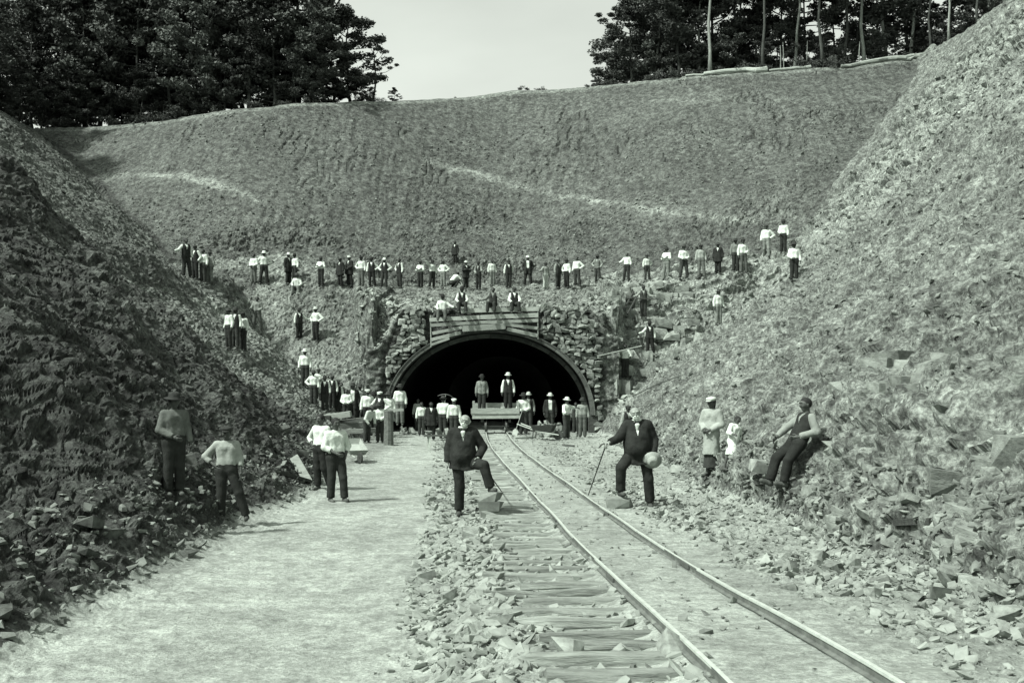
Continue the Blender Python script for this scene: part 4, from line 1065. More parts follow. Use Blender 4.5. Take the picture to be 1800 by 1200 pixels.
OUT = {'W': dict(shirt='shirt', trousers='trouser'), 'WR': dict(shirt='shirt', trousers='trouser', rolled=1), 'WG': dict(shirt='shirt', trousers='greytrouser'), 'V': dict(shirt='shirt', vest='black', trousers='trouser'),
       'VG': dict(shirt='greyshirt', vest='trouser', trousers='trouser'), 'S': dict(shirt='shirt', coat='black', trousers='black'), 'SO': dict(shirt='shirt', coat='black', trousers='trouser', open=1, vdepth=.5),
       'G': dict(shirt='greyshirt', trousers='trouser'), 'GG': dict(shirt='greyshirt', trousers='greytrouser'), 'GL': dict(shirt='greyshirt', trousers='lighttrouser'), 'VL': dict(shirt='greyshirt', vest='greytrouser', trousers='trouser')}
def person(loc, hgt, outfit, label, arms=('down', 'down'), legs=('stand', 'stand'), rz=0.0, hat=None, group=None, res=.021, fine=False, sink=0.02, **k):
    kk = {a: k.pop(a) for a in ('over', 'seat', 'lean') if a in k}
    key = repr((outfit if isinstance(outfit, str) else sorted(outfit.items()), arms, legs, sorted(kk.items()), res, sorted(k.items())))
    if key not in _cache:
        J = skeleton(arms, legs, **kk)
        parts = build_person(J, OUT[outfit] if isinstance(outfit, str) else outfit, res, fine=fine, **k)
        zmin = min(J['anL'][2], J['anR'][2]) - .085
        _cache[key] = ([(n_, np_mesh(n_, V, Q, M[m_], True)) for n_, V, Q, m_ in parts], J, zmin)
    parts, J, zmin = _cache[key]; s = hgt / 1.75
    t = empty('person', (loc[0], loc[1], loc[2] - (sink if 'seat' not in kk else 0)), rz); t.scale = (s, s, s)
    tag(t, label, 'person', group)
    for n_, me in parts: link(n_, me, t)
    if hat:
        up, fw = J['_up'], J['_fw']; p = J['head'] + up * .062 + fw * -.004
        z = Vector(up); y = -Vector(fw); x = y.cross(z).normalized(); y = z.cross(x)
        o = link('hat', hat_mesh(*hat), t, loc=p); o.rotation_euler = Matrix((x, y, z)).transposed().to_euler()
    t['j'] = 0; del t['j']
    return t, J, s
def at_px(px, py, hpx, lo=1.55, hi=1.86, Y=None):
    """a standing spot seen at (px, py) and the height that gives hpx pixels there"""
    if Y is None:
        p = hit(px, py)
        if p is None: p = Vector(((px - 900) / F * 60, 60, 8))
    else: p = drop((px - 900) / F * Y, Y)
    return p, min(max(hpx * p.y / F, lo), hi)
def folk(px, py, hpx, outfit, label, arms=('down', 'down'), legs=('stand', 'stand'), rz=None, hat=None, group=None, Y=None, lo=1.55, hi=1.86, loc_=None, **k):
    p, h_ = at_px(px, py, hpx, lo, hi, Y) if loc_ is None else (loc_, hpx * loc_.y / F)
    if rz is None: rz = R_.uniform(-.7, .7)
    return person(p, h_, outfit, label, arms, legs, rz, hat, group, **k)
CAPS = [('slouch', 'felt'), ('bowler', 'felt'), ('cap', 'felt'), ('slouch', 'straw')]
GT = 'workmen standing along the bench above the tunnel'
D, Hh, Cr, Fr, Bh, Pk = 'down', 'hip', 'cross', 'front', 'behind', 'pocket'
row = [
 (327, 487, 68, 'V', 'waistcoated workman at the far left end of the upper row, one arm held out', ('out', D), ('stand', 'apart'), 0),
 (343, 491, 60, 'V', 'man in dark waistcoat second from the left end of the upper row', (D, Pk), ('stand', 'stand'), 1),
 (357, 496, 58, 'W', 'man in bright white shirt third from the left end of the upper row', (Fr, D), ('stand', 'stand'), 0),
 (369, 497, 52, 'GG', 'man in grey shirt closing the left end cluster of four in the upper row', (D, D), ('apart', 'stand'), 2),
 (446, 498, 52, 'WG', 'man in dusty trousers, left one of a pair standing apart on the upper bench', (Fr, Fr), ('stand', 'stand'), 0),
 (464, 499, 57, 'WR', 'broad man with hands on hips, right one of the pair apart on the upper bench', (Hh, Hh), ('apart', 'apart'), 2),
 (507, 499, 54, 'S', 'man in black suit turned aside, beside a smaller man in white, on the upper bench', (D, Fr), ('stand', 'stand'), 1),
 (518, 496, 47, 'W', 'smaller man in white shirt half behind the man in black suit on the upper bench', (D, D), ('stand', 'stand'), 0),
 (564, 502, 50, 'W', 'man with folded arms alone on the bench, left of two men in black', (Cr, Cr), ('stand', 'stand'), 2),
 (598, 503, 48, 'S', 'shorter of two neighbouring men in black suits, left part of the upper row', (D, D), ('stand', 'stand'), 1),
 (614, 503, 53, 'S', 'taller of two neighbouring men in black suits, left part of the upper row', (D, Fr), ('stand', 'apart'), 1),
 (635, 503, 49, 'WG', 'man in white shirt and dusty trousers just right of the two men in black suits', (Hh, D), ('stand', 'stand'), 0),
 (653, 504, 48, 'V', 'first of three waistcoated men in a line, nearest the men in black suits', (D, Hh), ('stand', 'apart'), 1),
 (676, 505, 48, 'V', 'middle one of three waistcoated men in a line on the upper bench', (Hh, Hh), ('apart', 'stand'), 2),
 (702, 506, 52, 'V', 'last of three waistcoated men in a line, nearest the board screen', (Hh, D), ('stand', 'stand'), 0),
 (739, 506, 48, 'W', 'man in white shirt with folded arms above the left end of the board screen', (Cr, Cr), ('stand', 'stand'), 0),
 (760, 506, 49, 'W', 'man in white shirt resting a tool on his shoulder above the board screen', ('up', D), ('apart', 'stand'), 2),
 (779, 504, 46, 'WG', 'man in white shirt with hands on hips behind the crouching man', (Hh, Hh), ('stand', 'stand'), 0),
 (819, 507, 48, 'S', 'man in black suit with folded arms right of the crouching man', (Cr, Cr), ('stand', 'stand'), 1),
 (841, 508, 48, 'VG', 'man in dark clothes holding a small object before him above the board screen', (Fr, 'hold'), ('stand', 'stand'), 2),
 (865, 503, 47, 'WG', 'man in white shirt between two darker men above the seated pair', (D, D), ('stand', 'stand'), 0),
 (894, 507, 50, 'V', 'slim waistcoated man with one pale sleeve above the right end of the board screen', (D, Bh), ('stand', 'stand'), 1),
 (928, 502, 52, 'SO', 'man in open black coat over white shirt standing with legs wide apart', (Pk, Pk), ('apart', 'apart'), 1),
 (959, 508, 45, 'GL', 'man in grey shirt and pale trousers right of the man in the open coat', ('out', D), ('stand', 'stand'), 2),
 (981, 506, 50, 'VG', 'man in dark clothes left of two men in bright white shirts', (D, D), ('stand', 'stand'), 2),
 (996, 506, 50, 'W', 'left one of two men in bright white shirts standing close together', (Hh, D), ('stand', 'stand'), 0),
 (1014, 503, 52, 'W', 'right one of two men in bright white shirts standing close together', (D, Hh), ('stand', 'apart'), 0),
 (1050, 496, 48, 'VL', 'man in grey waistcoat standing alone in the gap right of the two white shirts', (Hh, Pk), ('stand', 'apart'), 1),
 (1102, 494, 49, 'WR', 'white-shirted man leaning aside, first of the spaced-out men on the right bench', ('out', D), ('apart', 'stand'), 0),
 (1137, 493, 38, 'W', 'shortest man in white shirt on the right part of the upper bench', (D, Hh), ('stand', 'apart'), 0),
 (1172, 492, 57, 'WG', 'man in white shirt with folded arms right of the shortest man', (Cr, Cr), ('apart', 'stand'), 2),
 (1202, 490, 59, 'W', 'man in white shirt raising both hands to his braces on the right bench', (Fr, Fr), ('apart', 'apart'), 0),
 (1232, 487, 57, 'GG', 'man in faded grey clothes left of a man in black suit on the right bench', (D, D), ('stand', 'apart'), 2),
 (1262, 481, 54, 'S', 'bareheaded man in black suit, the only one on the right bench', (D, D), ('stand', 'stand'), 0),
 (1293, 478, 58, 'G', 'man in grey shirt half hidden behind a white shirt on the right bench', (D, D), ('stand', 'stand'), 2),
 (1306, 481, 62, 'WG', 'man in white shirt and dusty trousers before the grey-shirted man on the right bench', (D, Fr), ('stand', 'apart'), 0),
 (1347, 453, 58, 'WG', 'man in white shirt striding up the right slope', (D, Hh), ('back', 'forward'), 2),
 (1377, 444, 60, 'W', 'highest standing man in white shirt on the right slope', (Fr, D), ('stand', 'stand'), 0),
 (1396, 494, 68, 'W', 'man in white shirt and black trousers furthest right above the right slope', (Fr, D), ('stand', 'stand'), 2)]
for k, (px, py, hp, of, lab, ar, lg, hc) in enumerate(row):
    folk(px, py, hp, of, lab, ar, lg, rz=(.9 if 'turned aside' in lab else None), hat=CAPS[(hc + k) % 4] if hc and k % 4 != 3 else ((CAPS[k % 3]) if k % 2 else None), group=GT, lo=1.45 if hp < 40 else 1.55)
folk(800, 463, 37, 'S', 'small figure in black standing alone on the slope above the row', (D, D), hat=CAPS[1], lo=1.4)
folk(797, 506, 28, 'W', 'man in white shirt crouching on the bench with his back bent', ('knee', 'knee'), hat=CAPS[0], lean=1.1, over=dict(knL=(-.2, -.35, .62), knR=(.2, -.35, .62)), lo=1.6) if False else None
def crouch(px, py, h_, label, of='W', rz=0.5, Y=None, hat=None):
    p, _ = at_px(px, py, 30, Y=Y)
    ov = dict(pelvis=(0, .12, .34), waist=(0, .06, .48), chest=(0, -.10, .66), neck=(0, -.20, .78), head=(0, -.30, .88), shL=(-.175, -.17, .73), shR=(.175, -.17, .73), hipL=(-.09, .12, .33), hipR=(.09, .12, .33),
              elL=(-.24, -.34, .55), elR=(.24, -.34, .55), wrL=(-.16, -.50, .40), wrR=(.16, -.50, .40), knL=(-.2, -.26, .50), knR=(.2, -.26, .50), anL=(-.17, -.02, .10), anR=(.17, -.02, .10))
    return person(p, h_, of, label, rz=rz, hat=hat, over=ov)
crouch(797, 506, 1.72, 'man in white shirt crouching on the bench between standing men', rz=2.2)
# seated men
def sitter(px, py, Y, h_, of, label, arms=('knee', 'knee'), rz=0, hat=None, group=None, z=None):
    """(px, py): the seat; the shins hang below it"""
    X = (px - 900) / F * Y; Z = CAMZ + (HY - py) / F * Y
    if z is not None: Z = z
    t, J, s = person((X, Y, Z), h_, of, label, arms, rz=rz, hat=hat, group=group, seat=0.0)
    return t
GS = 'men seated on the edge above the board screen'
YS = YB - .02
zs_ = lambda px: (5.97 if px > 800 else 5.62)
for px, of, lab, ar, hat in ((778, 'WG', 'seated man in pale shirt leaning sideways, leftmost of four sitting above the board screen', ('knee', 'out'), CAPS[0]), (812, 'V', 'seated man in open waistcoat, second from left of four above the board screen', ('knee', 'knee'), CAPS[1]),
                         (867, 'VG', 'seated man in dark shirt, third from left of four above the board screen', ('out', 'out'), None), (904, 'V', 'seated man in waistcoat and white sleeves, rightmost of four above the board screen', ('knee', 'knee'), CAPS[2])):
    sitter(px, 531, YS, 1.7, of, lab, ar, rz=R_.uniform(-.25, .25), hat=hat, group=GS, z=zs_(px))
p = hit(522, 508); sitter(522, 0, p.y, 1.65, 'WG', 'man in light clothes sitting on the edge of the upper bench below the black suit', hat=CAPS[0], z=p.z)
# left of the portal, on the rubble
folk(402, 566, 56, 'W', 'man in white shirt nearest the dark bank, partly hidden by its edge', (D, D), Y=40, hat=CAPS[0])
folk(414, 568, 58, 'V', 'man in black waistcoat between two white shirts behind the edge of the dark bank', (D, D), Y=40.6, hat=CAPS[1])
folk(427, 570, 56, 'W', 'man in white shirt right of the black waistcoat behind the edge of the dark bank', (D, D), Y=41, hat=CAPS[2])
folk(452, 581, 60, 'GG', 'workman in dusty clothes standing legs apart on the rubble left of the tunnel', ('hold', Fr), ('apart', 'apart'))
folk(526, 596, 54, 'V', 'waistcoated man beside a broad white shirt on the rubble slope left of the stone wall', (D, 'out'), hat=CAPS[0])
folk(555, 600, 60, 'W', 'broad man in white shirt on the rubble slope, left hand resting on a stick', (Hh, Hh), hat=CAPS[3])
folk(536, 681, 67, 'W', 'man in white shirt standing highest among the crowd left of the portal', (D, D), rz=.1, hat=CAPS[3])
GL_ = 'men crowded behind the stacked timber left of the portal'
for px, top, of, lab, ar, Y, hat in ((551, 662, 'W', 'man in white shirt leftmost behind the stacked timber', (Hh, D), 44.5, CAPS[0]), (571, 668, 'V', 'man in bulging white shirt front second behind the stacked timber', (D, D), 44.8, CAPS[1]), (584, 668, 'V', 'dark man with one white sleeve third behind the stacked timber', (D, D), 45.4, CAPS[2]),
        (620, 674, 'SO', 'man in black coat with white shirt front in the middle behind the stacked timber', (D, D), 44.9, CAPS[1]), (646, 684, 'W', 'short man in pale cap behind the stacked timber, right of the black coat', (D, D), 44.3, ('cap', 'straw')),
        (668, 688, 'V', 'man in pale cap with bright white sleeves beside the tunnel mouth', (Hh, Hh), 43.6, ('cap', 'straw')), (703, 676, 'WG', 'tall man in white shirt standing just inside the left side of the tunnel mouth', (D, D), 47.2, CAPS[0]), (600, 672, 'VG', 'dark bareheaded man in the shadow behind the stacked timber', (D, D), 46.0, None),
        (560, 676, 'W', 'man whose white shirt shows between the two leftmost men behind the timber', (Cr, Cr), 46.0, CAPS[2]), (594, 679, 'V', 'waistcoated man with one hand on his hip right of the white sleeve', (Hh, D), 45.6, CAPS[0]), (609, 683, 'W', 'low white shirt just left of the black coat behind the timber', (Fr, Fr), 44.4, None),
        (657, 690, 'VG', 'dark man squeezed between two pale caps beside the tunnel mouth', (D, D), 45.0, CAPS[1]), (683, 689, 'WG', 'man in white shirt at the left foot of the arch beside the pale cap', (D, D), 45.8, CAPS[0]),
        (633, 676, 'G', 'dim grey-shirted man behind the black coat left of the portal', (D, D), 46.4, CAPS[0])):
    X = (px - 900) / F * Y; g = drop(X, Y); zt_ = CAMZ + (HY - top) / F * Y
    h_ = min(max(zt_ - g.z, 1.5), 1.85); person((X, Y, max(g.z, zt_ - h_ if zt_ - h_ < g.z + .6 else g.z)), h_, of, lab, ar, rz=R_.uniform(-.3, .3), hat=hat, group=GL_)
# two men bending at the timber
folk(645, 792, 66, 'W', 'man in white shirt stooping over the stacked timber, left of the wooden post', ('knee', 'knee'), rz=.9, Y=39.5, hat=CAPS[0], lean=.55)
folk(668, 790, 66, 'W', 'man in white shirt with folded arms next to the wooden post', (Fr, Fr), rz=-.2, Y=39.8, hat=CAPS[1], lean=.15)
# in the mouth of the tunnel
GM = 'men in the mouth of the tunnel'
for px, top, bot, of, lab, ar, Y, hat, rz in ((735, 700, 762, 'G', 'dim man whose face alone catches light at the left of the tunnel mouth', (D, D), 49.5, None, 0), (741, 708, 768, 'W', 'man in small white shirt left of the black-suited man in the tunnel mouth', (D, D), 45.5, None, .2),
        (758, 706, 779, 'S', 'man in black suit and pale collar standing at the low bench', (D, D), 42, None, .1), (779, 697, 770, 'W', 'broad man in white shirt seen from behind near the low bench', (Fr, Fr), 43.5, CAPS[0], 3.0), (798, 700, 768, 'W', 'man in open-necked white shirt behind the bald old gentleman', (D, D), 43.2, ('cap', 'straw'), 0),
        (920, 690, 753, 'W', 'man in white shirt leaning on a shovel beside the rail cart', (Fr, Fr), 46.2, CAPS[0], 0), (929, 678, 748, 'VG', 'dark figure standing inside the tunnel behind the man with the shovel', (D, D), 49.6, ('bowler', 'straw'), 0), (967, 677, 748, 'SO', 'man in black coat with white shirt front inside the tunnel', (D, D), 49.0, ('bowler', 'straw'), 0),
        (996, 699, 766, 'WR', 'man in pale broad hat with both arms stretched sideways by the rubble heap', ('hold', 'wide'), 43.4, ('slouch', 'straw'), .9), (1024, 700, 766, 'GG', 'man in grey clothes standing at the right foot of the arch', (D, D), 44.6, ('bowler', 'felt'), 0),
        (1012, 712, 764, 'VG', 'dim dark figure behind the man in the broad pale hat', (D, D), 47.5, None, 0)):
    X = (px - 900) / F * Y; gz = float(floor_h(np.array([X]), np.array([Y]))[0]); zt_ = CAMZ + (HY - top) / F * Y
    person((X, Y, gz), min(max(zt_ - gz, 1.5), 1.86), of, lab, ar, rz=rz, hat=hat, group=GM)
# right ledges
def ray_at(px, py, Y): return Vector(((px - 900) / F * Y, Y, CAMZ + (HY - py) / F * Y))
def at_ledge(px, py, Y):
    p = ray_at(px, py, Y); tag(link('boulder', lm[2], None, loc=(p.x, p.y + .15, p.z - .42), rot=(0, .03, px), scale=(.95, .85, .80)), 'pale flat-topped block under the %s of two men beside the stone wall' % ('shorter' if px < 1090 else 'taller'), 'boulder')
folk(1131, 558, 56, 'VG', 'man in dark overalls carrying a bar across his body on the upper right ledge', ('out', 'out'), rz=0, hat=CAPS[2])
folk(1142, 625, 60, 'V', 'man in black waistcoat holding a thin stick on the middle right ledge', ('out', D), ('stand', 'apart'), rz=0, hat=CAPS[0])
folk(1263, 571, 62, 'WG', 'lone man in white shirt and dusty trousers standing on the right slope below the bench', (D, D), ('stand', 'stand'), rz=.3, hat=CAPS[0])
gd = at_ledge(1080, 664, 49.3); folk(1080, 664, 58, 'WR', 'shorter of two men holding a long pole on the ledge beside the stone wall', ('hold', 'hold'), rz=-.4, loc_=ray_at(1080, 664, 49.2))
at_ledge(1099, 666, 49.5); folk(1099, 666, 61, 'WR', 'taller of two men holding a long pole on the ledge beside the stone wall', ('wide', 'hold'), rz=-.2, loc_=ray_at(1099, 666, 49.4))
folk(1104, 757, 76, 'VG', 'slim dark man standing right behind the gentleman with the cane', (D, D), rz=.2, Y=36, hat=CAPS[2])
# ---- the people in front
FG = .0125
folk(590, 880, 147, dict(shirt='shirt', trousers='trouser', rolled=1), 'young workman in loose white shirt turned to his left on the trodden path', (Fr, 'pocket'), ('stand', 'forward'), rz=.55, fine=True, res=FG, hair='short')
folk(564, 859, 132, dict(shirt='shirt', trousers='black', rolled=1), 'workman in white shirt half behind the young workman, hand on his hip', (Hh, D), ('stand', 'back'), rz=-.5, fine=True, res=FG, lo=1.6)
folk(398, 912, 150, dict(shirt='palecoat', trousers='trouser', rolled=1), 'workman in open white shirt leaning one hand on the dark left bank', (Hh, D), ('stand', 'out'), rz=.15, fine=True, res=FG, hat=('cap', 'felt'), lo=1.5)
folk(306, 868, 150, dict(shirt='greytrouser', trousers='trouser'), 'shadowed workman in grey shirt standing back against the dark left bank', (Fr, D), ('stand', 'stand'), rz=.6, fine=True, res=.015, hat=('slouch', 'felt'), lo=1.5)
# old gentleman, one foot up on the sleeper ends
p1_ = hit(812, 903); hg = 1.72; sc_ = hg / 1.75
gents = dict(shirt='shirt', vest='black', coat='black', trousers='black', collar=1, coat_len=.16, vdepth=.20)
t, J1, s1 = person((p1_.x + .02, p1_.y, p1_.z), hg, gents, 'bald old gentleman with white beard in black suit, one foot raised on a stone', arms=('down', ((.34, .05, 1.17), (.26, -.13, .99))), fine=True, res=.0115, rz=.03,
       over=dict(hipR=(.10, -.01, .92), knR=(.36, -.26, .88), anR=(.47, -.26, .50), knL=(-.06, -.02, .50), anL=(-.07, .02, .085), head=(.03, -.04, 1.625), ftR=(.45, -.85, .1)), beard='full', hair='bald', belly=.05, skin='skin_l')
fp = t.matrix_basis @ Vector(J1['anR']); fz = fp.z - .085 * s1
g = drop(fp.x, fp.y - .05)
top_ = fz - g.z + .02
for k in range(3):
    V_, T_ = hull_rock(911 + k, .52 - .07 * k, .44 - .05 * k, top_ / 3 * 1.25, 11, .6, .2)
    tag(link('rock', np_mesh('rock', V_, T_, M['rock']), None, loc=(fp.x + .01 + R_.uniform(-.03, .03), fp.y - .04, g.z + top_ * (k + .42) / 3), rot=(0, 0, k * 1.3)), ['lowest', 'middle', 'topmost'][k] + ' of three stones stacked under the raised foot of the bald gentleman', 'rock')
# his cane, standing behind the raised leg
def stick(a, b_, r, name, label, cat, mat='darkwood', n=7, handle=None):
    a = Vector(a); b_ = Vector(b_); m_ = MB().tube([(0, 0, 0), (b_ - a) * .5, b_ - a], [r * .8, r, r * 1.05], n)
    if handle:
        pts = [(b_ - a) + Vector(h_) for h_ in handle]; m_.tube(pts, r * 1.15, n)
    return tag(m_.build(name, M[mat], None, loc=a), label, cat)
def ray_at(px, py, Y): return Vector(((px - 900) / F * Y, Y, CAMZ + (HY - py) / F * Y))
hw_ = t.matrix_basis @ Vector(J1['wrR'])
c0 = hit(885, 868); stick(c0, (hw_.x + .02, hw_.y - .08, hw_.z - .03), .012, 'walking_cane', 'dark walking cane slanting down behind the raised leg of the bald gentleman', 'cane')
# stout gentleman with cane and hat
p2_ = hit(1136, 889); hg = 1.82
t2, J2, s2 = person((p2_.x - .16, p2_.y, p2_.z), hg, dict(gents, coat_len=.20, vdepth=.24, open=0), 'stout bearded gentleman in black suit leaning on a cane and holding his hat', fine=True, res=.0115, rz=-.04, hands=('grip', 'grip'),
       over=dict(elL=(-.32, -.08, 1.20), wrL=(-.50, -.22, 1.13), hfL=(-.7, -.5, -.35), elR=(.29, .05, 1.16), wrR=(.27, -.10, .93), hipL=(-.10, 0, .93), knL=(-.30, -.22, .70), anL=(-.30, -.13, .29), hipR=(.11, 0, .93), knR=(.19, -.02, .50), anR=(.22, .03, .085), head=(-.04, -.04, 1.62), neck=(-.01, 0, 1.465), ftL=(.3, -.9, 0)),
       beard='full', hair='bald', belly=.11, skin='skin_l')
link('hat', hat_mesh('cap', 'straw'), t2, loc=(-.04, -.05, 1.665)) if False else None
fp = t2.matrix_basis @ Vector(J2['anL']); g = drop(fp.x, fp.y)
V_, T_ = hull_rock(902, .6, .5, 1, 16); b = MB().add([(x, y, (z + .5) * (fp.z - .085 * s2 - g.z + .05) - .05) for x, y, z in V_], [tuple(q) for q in T_])
tag(b.build('rock', M['rock'], None, loc=(fp.x, fp.y - .05, g.z)), 'low flat stone under the forward foot of the stout gentleman', 'rock')
hw_ = t2.matrix_basis @ (Vector(J2['wrL']) + Vector((-.06, -.05, -.04)))
c0 = hit(1034, 870); stick(c0, hw_, .012, 'walking_cane', 'dark walking cane with curved handle planted before the stout gentleman', 'cane', handle=[(0, 0, 0), (-.03, 0, .03), (-.09, -.01, .0), (-.12, -.01, -.05)])
hr = t2.matrix_basis @ (Vector(J2['wrR']) + Vector((-.03, -.09, -.10)))
o = link('bowler_hat', hat_mesh('slouch', 'palecoat'), None, loc=hr, rot=(math.radians(118), math.radians(30), .2), scale=(.95, .95, 1.05)); tag(o, 'pale felt hat held upside down in the stout gentleman\'s hand', 'hat')
# woman, child, reclining man on the right
folk(1251, 834, 137, dict(shirt='greyshirt', dress='palecoat', hem=.05, flare=.21, skirt='trouser'), 'woman in long pale coat and flat white hat with her back to the bank', (Fr, Fr), rz=-.7, fine=True, res=.014, hair='long', hat=('cap', 'straw'), hi=1.76)
tg, _, _ = folk(1277, 833, 86, dict(dress='shirt', hem=.0, flare=.20), 'small girl in white dress leaning on the rubble beside the woman', ('hold', D), ('stand', 'forward'), rz=.5, fine=True, res=.02, hair='short', lo=1.12, hi=1.15, sink=-.06)
tg.rotation_euler[1] = .27
pr = hit(1384, 852)
ov = dict(pelvis=(0, .18, .74), waist=(0, .25, .88), chest=(0, .35, 1.09), neck=(0, .39, 1.23), head=(0, .35, 1.40), shL=(-.175, .37, 1.18), shR=(.175, .37, 1.18), hipL=(-.09, .17, .72), hipR=(.09, .17, .72),
          knL=(-.14, -.13, .47), knR=(.12, -.06, .44), anL=(-.12, -.27, .09), anR=(.1, -.12, .085), elL=(-.26, .13, .99), wrL=(-.20, -.09, .84), elR=(.29, .40, .94), wrR=(.14, .14, .86))
person((pr.x, pr.y, pr.z), 1.72, dict(shirt='greyshirt', vest='black', trousers='trouser'), 'man in black waistcoat leaning back against the right bank with bent knees', over=ov, rz=-1.3, fine=True, res=.014, hair='short')
# ------------------------------------------------------------------ cart, tools, timber
def z0_at(x, y): return float(floor_h(np.array([x]), np.array([y]))[0])
YC = 46.6; xcart = float(xrail(YC)) + GAUGE / 2; zr = float(ztrack(YC)) + .145
cart = empty('rail_cart', (xcart, YC, zr)); tag(cart, 'wooden rail cart with plank sides standing on the track in the tunnel mouth', 'rail cart')
wc = bx_w = 2.25
MB().box((-1.12, -.62, .92), (1.06, -.62, .92), .05, .24, jit=.006).build('side_board', M['wood'], cart)
MB().box((-1.12, .62, .92), (1.06, .62, .92), .05, .24).build('side_board', M['wood'], cart)
MB().box((-.98, .30, 1.16), (.98, .30, 1.16), .05, .22, jit=.006).build('end_board', M['wood'], cart)
for x, n_ in ((-1.0, 'stake'), (.98, 'stake')): MB().box((x, -.57, .72), (x, -.57, 1.38), .10, .10, up=(0, 1, 0)).build(n_, M['wood'], cart)
for k in range(7): MB().box((-1.1, -.54 + k * .18, .77), (1.1, -.54 + k * .18, .77), .165, .05, jit=.004).build('floor_plank', M['wood'], cart)
MB().box((-1.06, -.63, .64), (1.10, -.63, .66), .08, .13, jit=.006).build('sill_beam', M['wood'], cart)
MB().box((-1.06, .63, .64), (1.10, .63, .64), .08, .13).build('sill_beam', M['darkwood'], cart)
for sx in (-.62, .62): MB().box((sx, -.6, .50), (sx, .6, .50), .12, .14).build('bolster', M['darkwood'], cart)
for sx in (-GAUGE / 2, GAUGE / 2):
    for sy in (-.42, .42):
        V, Fc = lathe([(.05, -.05), (.27, -.05), (.27, -.03), (.235, -.028), (.235, .04), (.05, .05)], 20); wv = [(sx + z * (1 if sx > 0 else -1), sy + x, .235 + y) for x, y, z in V]
        MB().add(wv, Fc).build('wheel', M['iron'], cart)
for sy in (-.42, .42): MB().tube([(-.6, sy, .235), (.6, sy, .235)], .035, 8).build('axle', M['iron'], cart)
for k, (px, of, lab, hat, top) in enumerate(((847, 'VL', 'man in grey waistcoat standing on the left side of the rail cart', ('bowler', 'felt'), 660), (893, 'V', 'man in black waistcoat and white sleeves standing on the right side of the rail cart', ('bowler', 'straw'), 657))):
    Y = YC - .12 + .1 * k; zf = zr + .797; person(((px - 900) / F * Y, Y, zf), min(max(CAMZ + (HY - top) / F * Y - zf, 1.45), 1.8), of, lab, ('down', 'down'), rz=.05, hat=hat, group=GM, sink=0)
pile = [(R_.uniform(-.35, .35) + .15, R_.uniform(-.2, .25)) for _ in range(26)]
for k, (x, y) in enumerate(pile[:10]):
    tag(link('rock', rmesh[k % 12], None, loc=(xcart + x, YC + y, zr + .84 + .26 * max(0, 1 - abs(x - .15) * 2.4) * (k % 3) / 2), rot=(k, k * 2, k), scale=(.26, .24, .22)), 'broken rock heaped on the rail cart between the two standing men', 'rock', 'rocks heaped on the rail cart')
def tool(kind, a, b_, label):
    """shovel or pick: a = lower end, b_ = grip end"""
    a = Vector(a); b_ = Vector(b_); t_ = empty(kind, a); tag(t_, label, kind.replace('_', ' ')); d = (b_ - a); u = d.normalized(); sd_ = u.cross(Vector((0, 1, 0))).normalized(); n_ = sd_.cross(u)
    if kind == 'shovel':
        MB().tube([u * .28, d], .017, 7).build('handle', M['wood'], t_)
        pts = [(-.11, 0, 0), (.11, 0, 0), (.12, .02, .20), (.06, .03, .30), (-.06, .03, .30), (-.12, .02, .20)]
        vs = [sd_ * x + n_ * y + u * z for x, y, z in pts] + [sd_ * x * .95 + n_ * (y + .012) + u * z for x, y, z in pts]
        MB().add(vs, [(0, 1, 2, 3, 4, 5), (11, 10, 9, 8, 7, 6)] + [(k, (k + 1) % 6, 6 + (k + 1) % 6, 6 + k) for k in range(6)]).build('blade', M['palesteel'], t_)
    else:
        MB().tube([(0, 0, 0), d * .93], .017, 7).build('handle', M['wood'], t_)
        c_ = d * .93; MB().tube([c_ + sd_ * .34 - u * .10, c_ + sd_ * .15 - u * .015, c_, c_ - sd_ * .15 - u * .015, c_ - sd_ * .34 - u * .10], [.008, .018, .026, .018, .008], 7).build('head', M['iron'], t_)
    return t_
g = drop((904 - 900) / F * 45.6, 45.6); tool('shovel', (g.x, g.y, z0_at(g.x, g.y) + .02), ((918 - 900) / F * 45.9, 45.9, z0_at(g.x, g.y) + 1.1), 'shovel with pale blade held by the man in white shirt beside the rail cart')
Y = 43.8; x0 = (777 - 900) / F * Y; tool('pickaxe', (x0, Y, z0_at(x0, Y) + .3), ((784 - 900) / F * Y, Y, CAMZ + (HY - 688) / F * Y), 'pickaxe held upright above the heads near the low bench')
g = hit(526, 549)
p = ray_at(736, 470, 60.3); q = ray_at(757, 462, 60.3); 
stick(ray_at(736, 459, 59.6), ray_at(764, 463, 59.4), .03, 'pole', 'dark bar resting on the shoulder of a man above the board screen', 'pole')
stick(ray_at(1050, 626, 48.4), ray_at(1128, 608, 49.0), .03, 'pole', 'long pale pole held level by two men on the lower right ledge', 'pole', 'wood')
g = drop((1128 - 900) / F * 51, 51); stick(ray_at(1128, 627, 50.6), ray_at(1124, 588, 50.6), .02, 'stick', 'thin stick in the hand of the waistcoated man on the middle right ledge', 'stick')
stick(ray_at(1098, 524, 52.4), ray_at(1158, 526, 52.4), .03, 'pole', 'dark bar carried across the body by the man in overalls on the upper right ledge', 'pole')
g = hit(547, 596); stick((g.x, g.y, g.z - .05), (g.x + .05, g.y, g.z + 1.0), .02, 'stick', 'pale stick propping the hand of the broad man on the rubble slope', 'stick', 'wood')
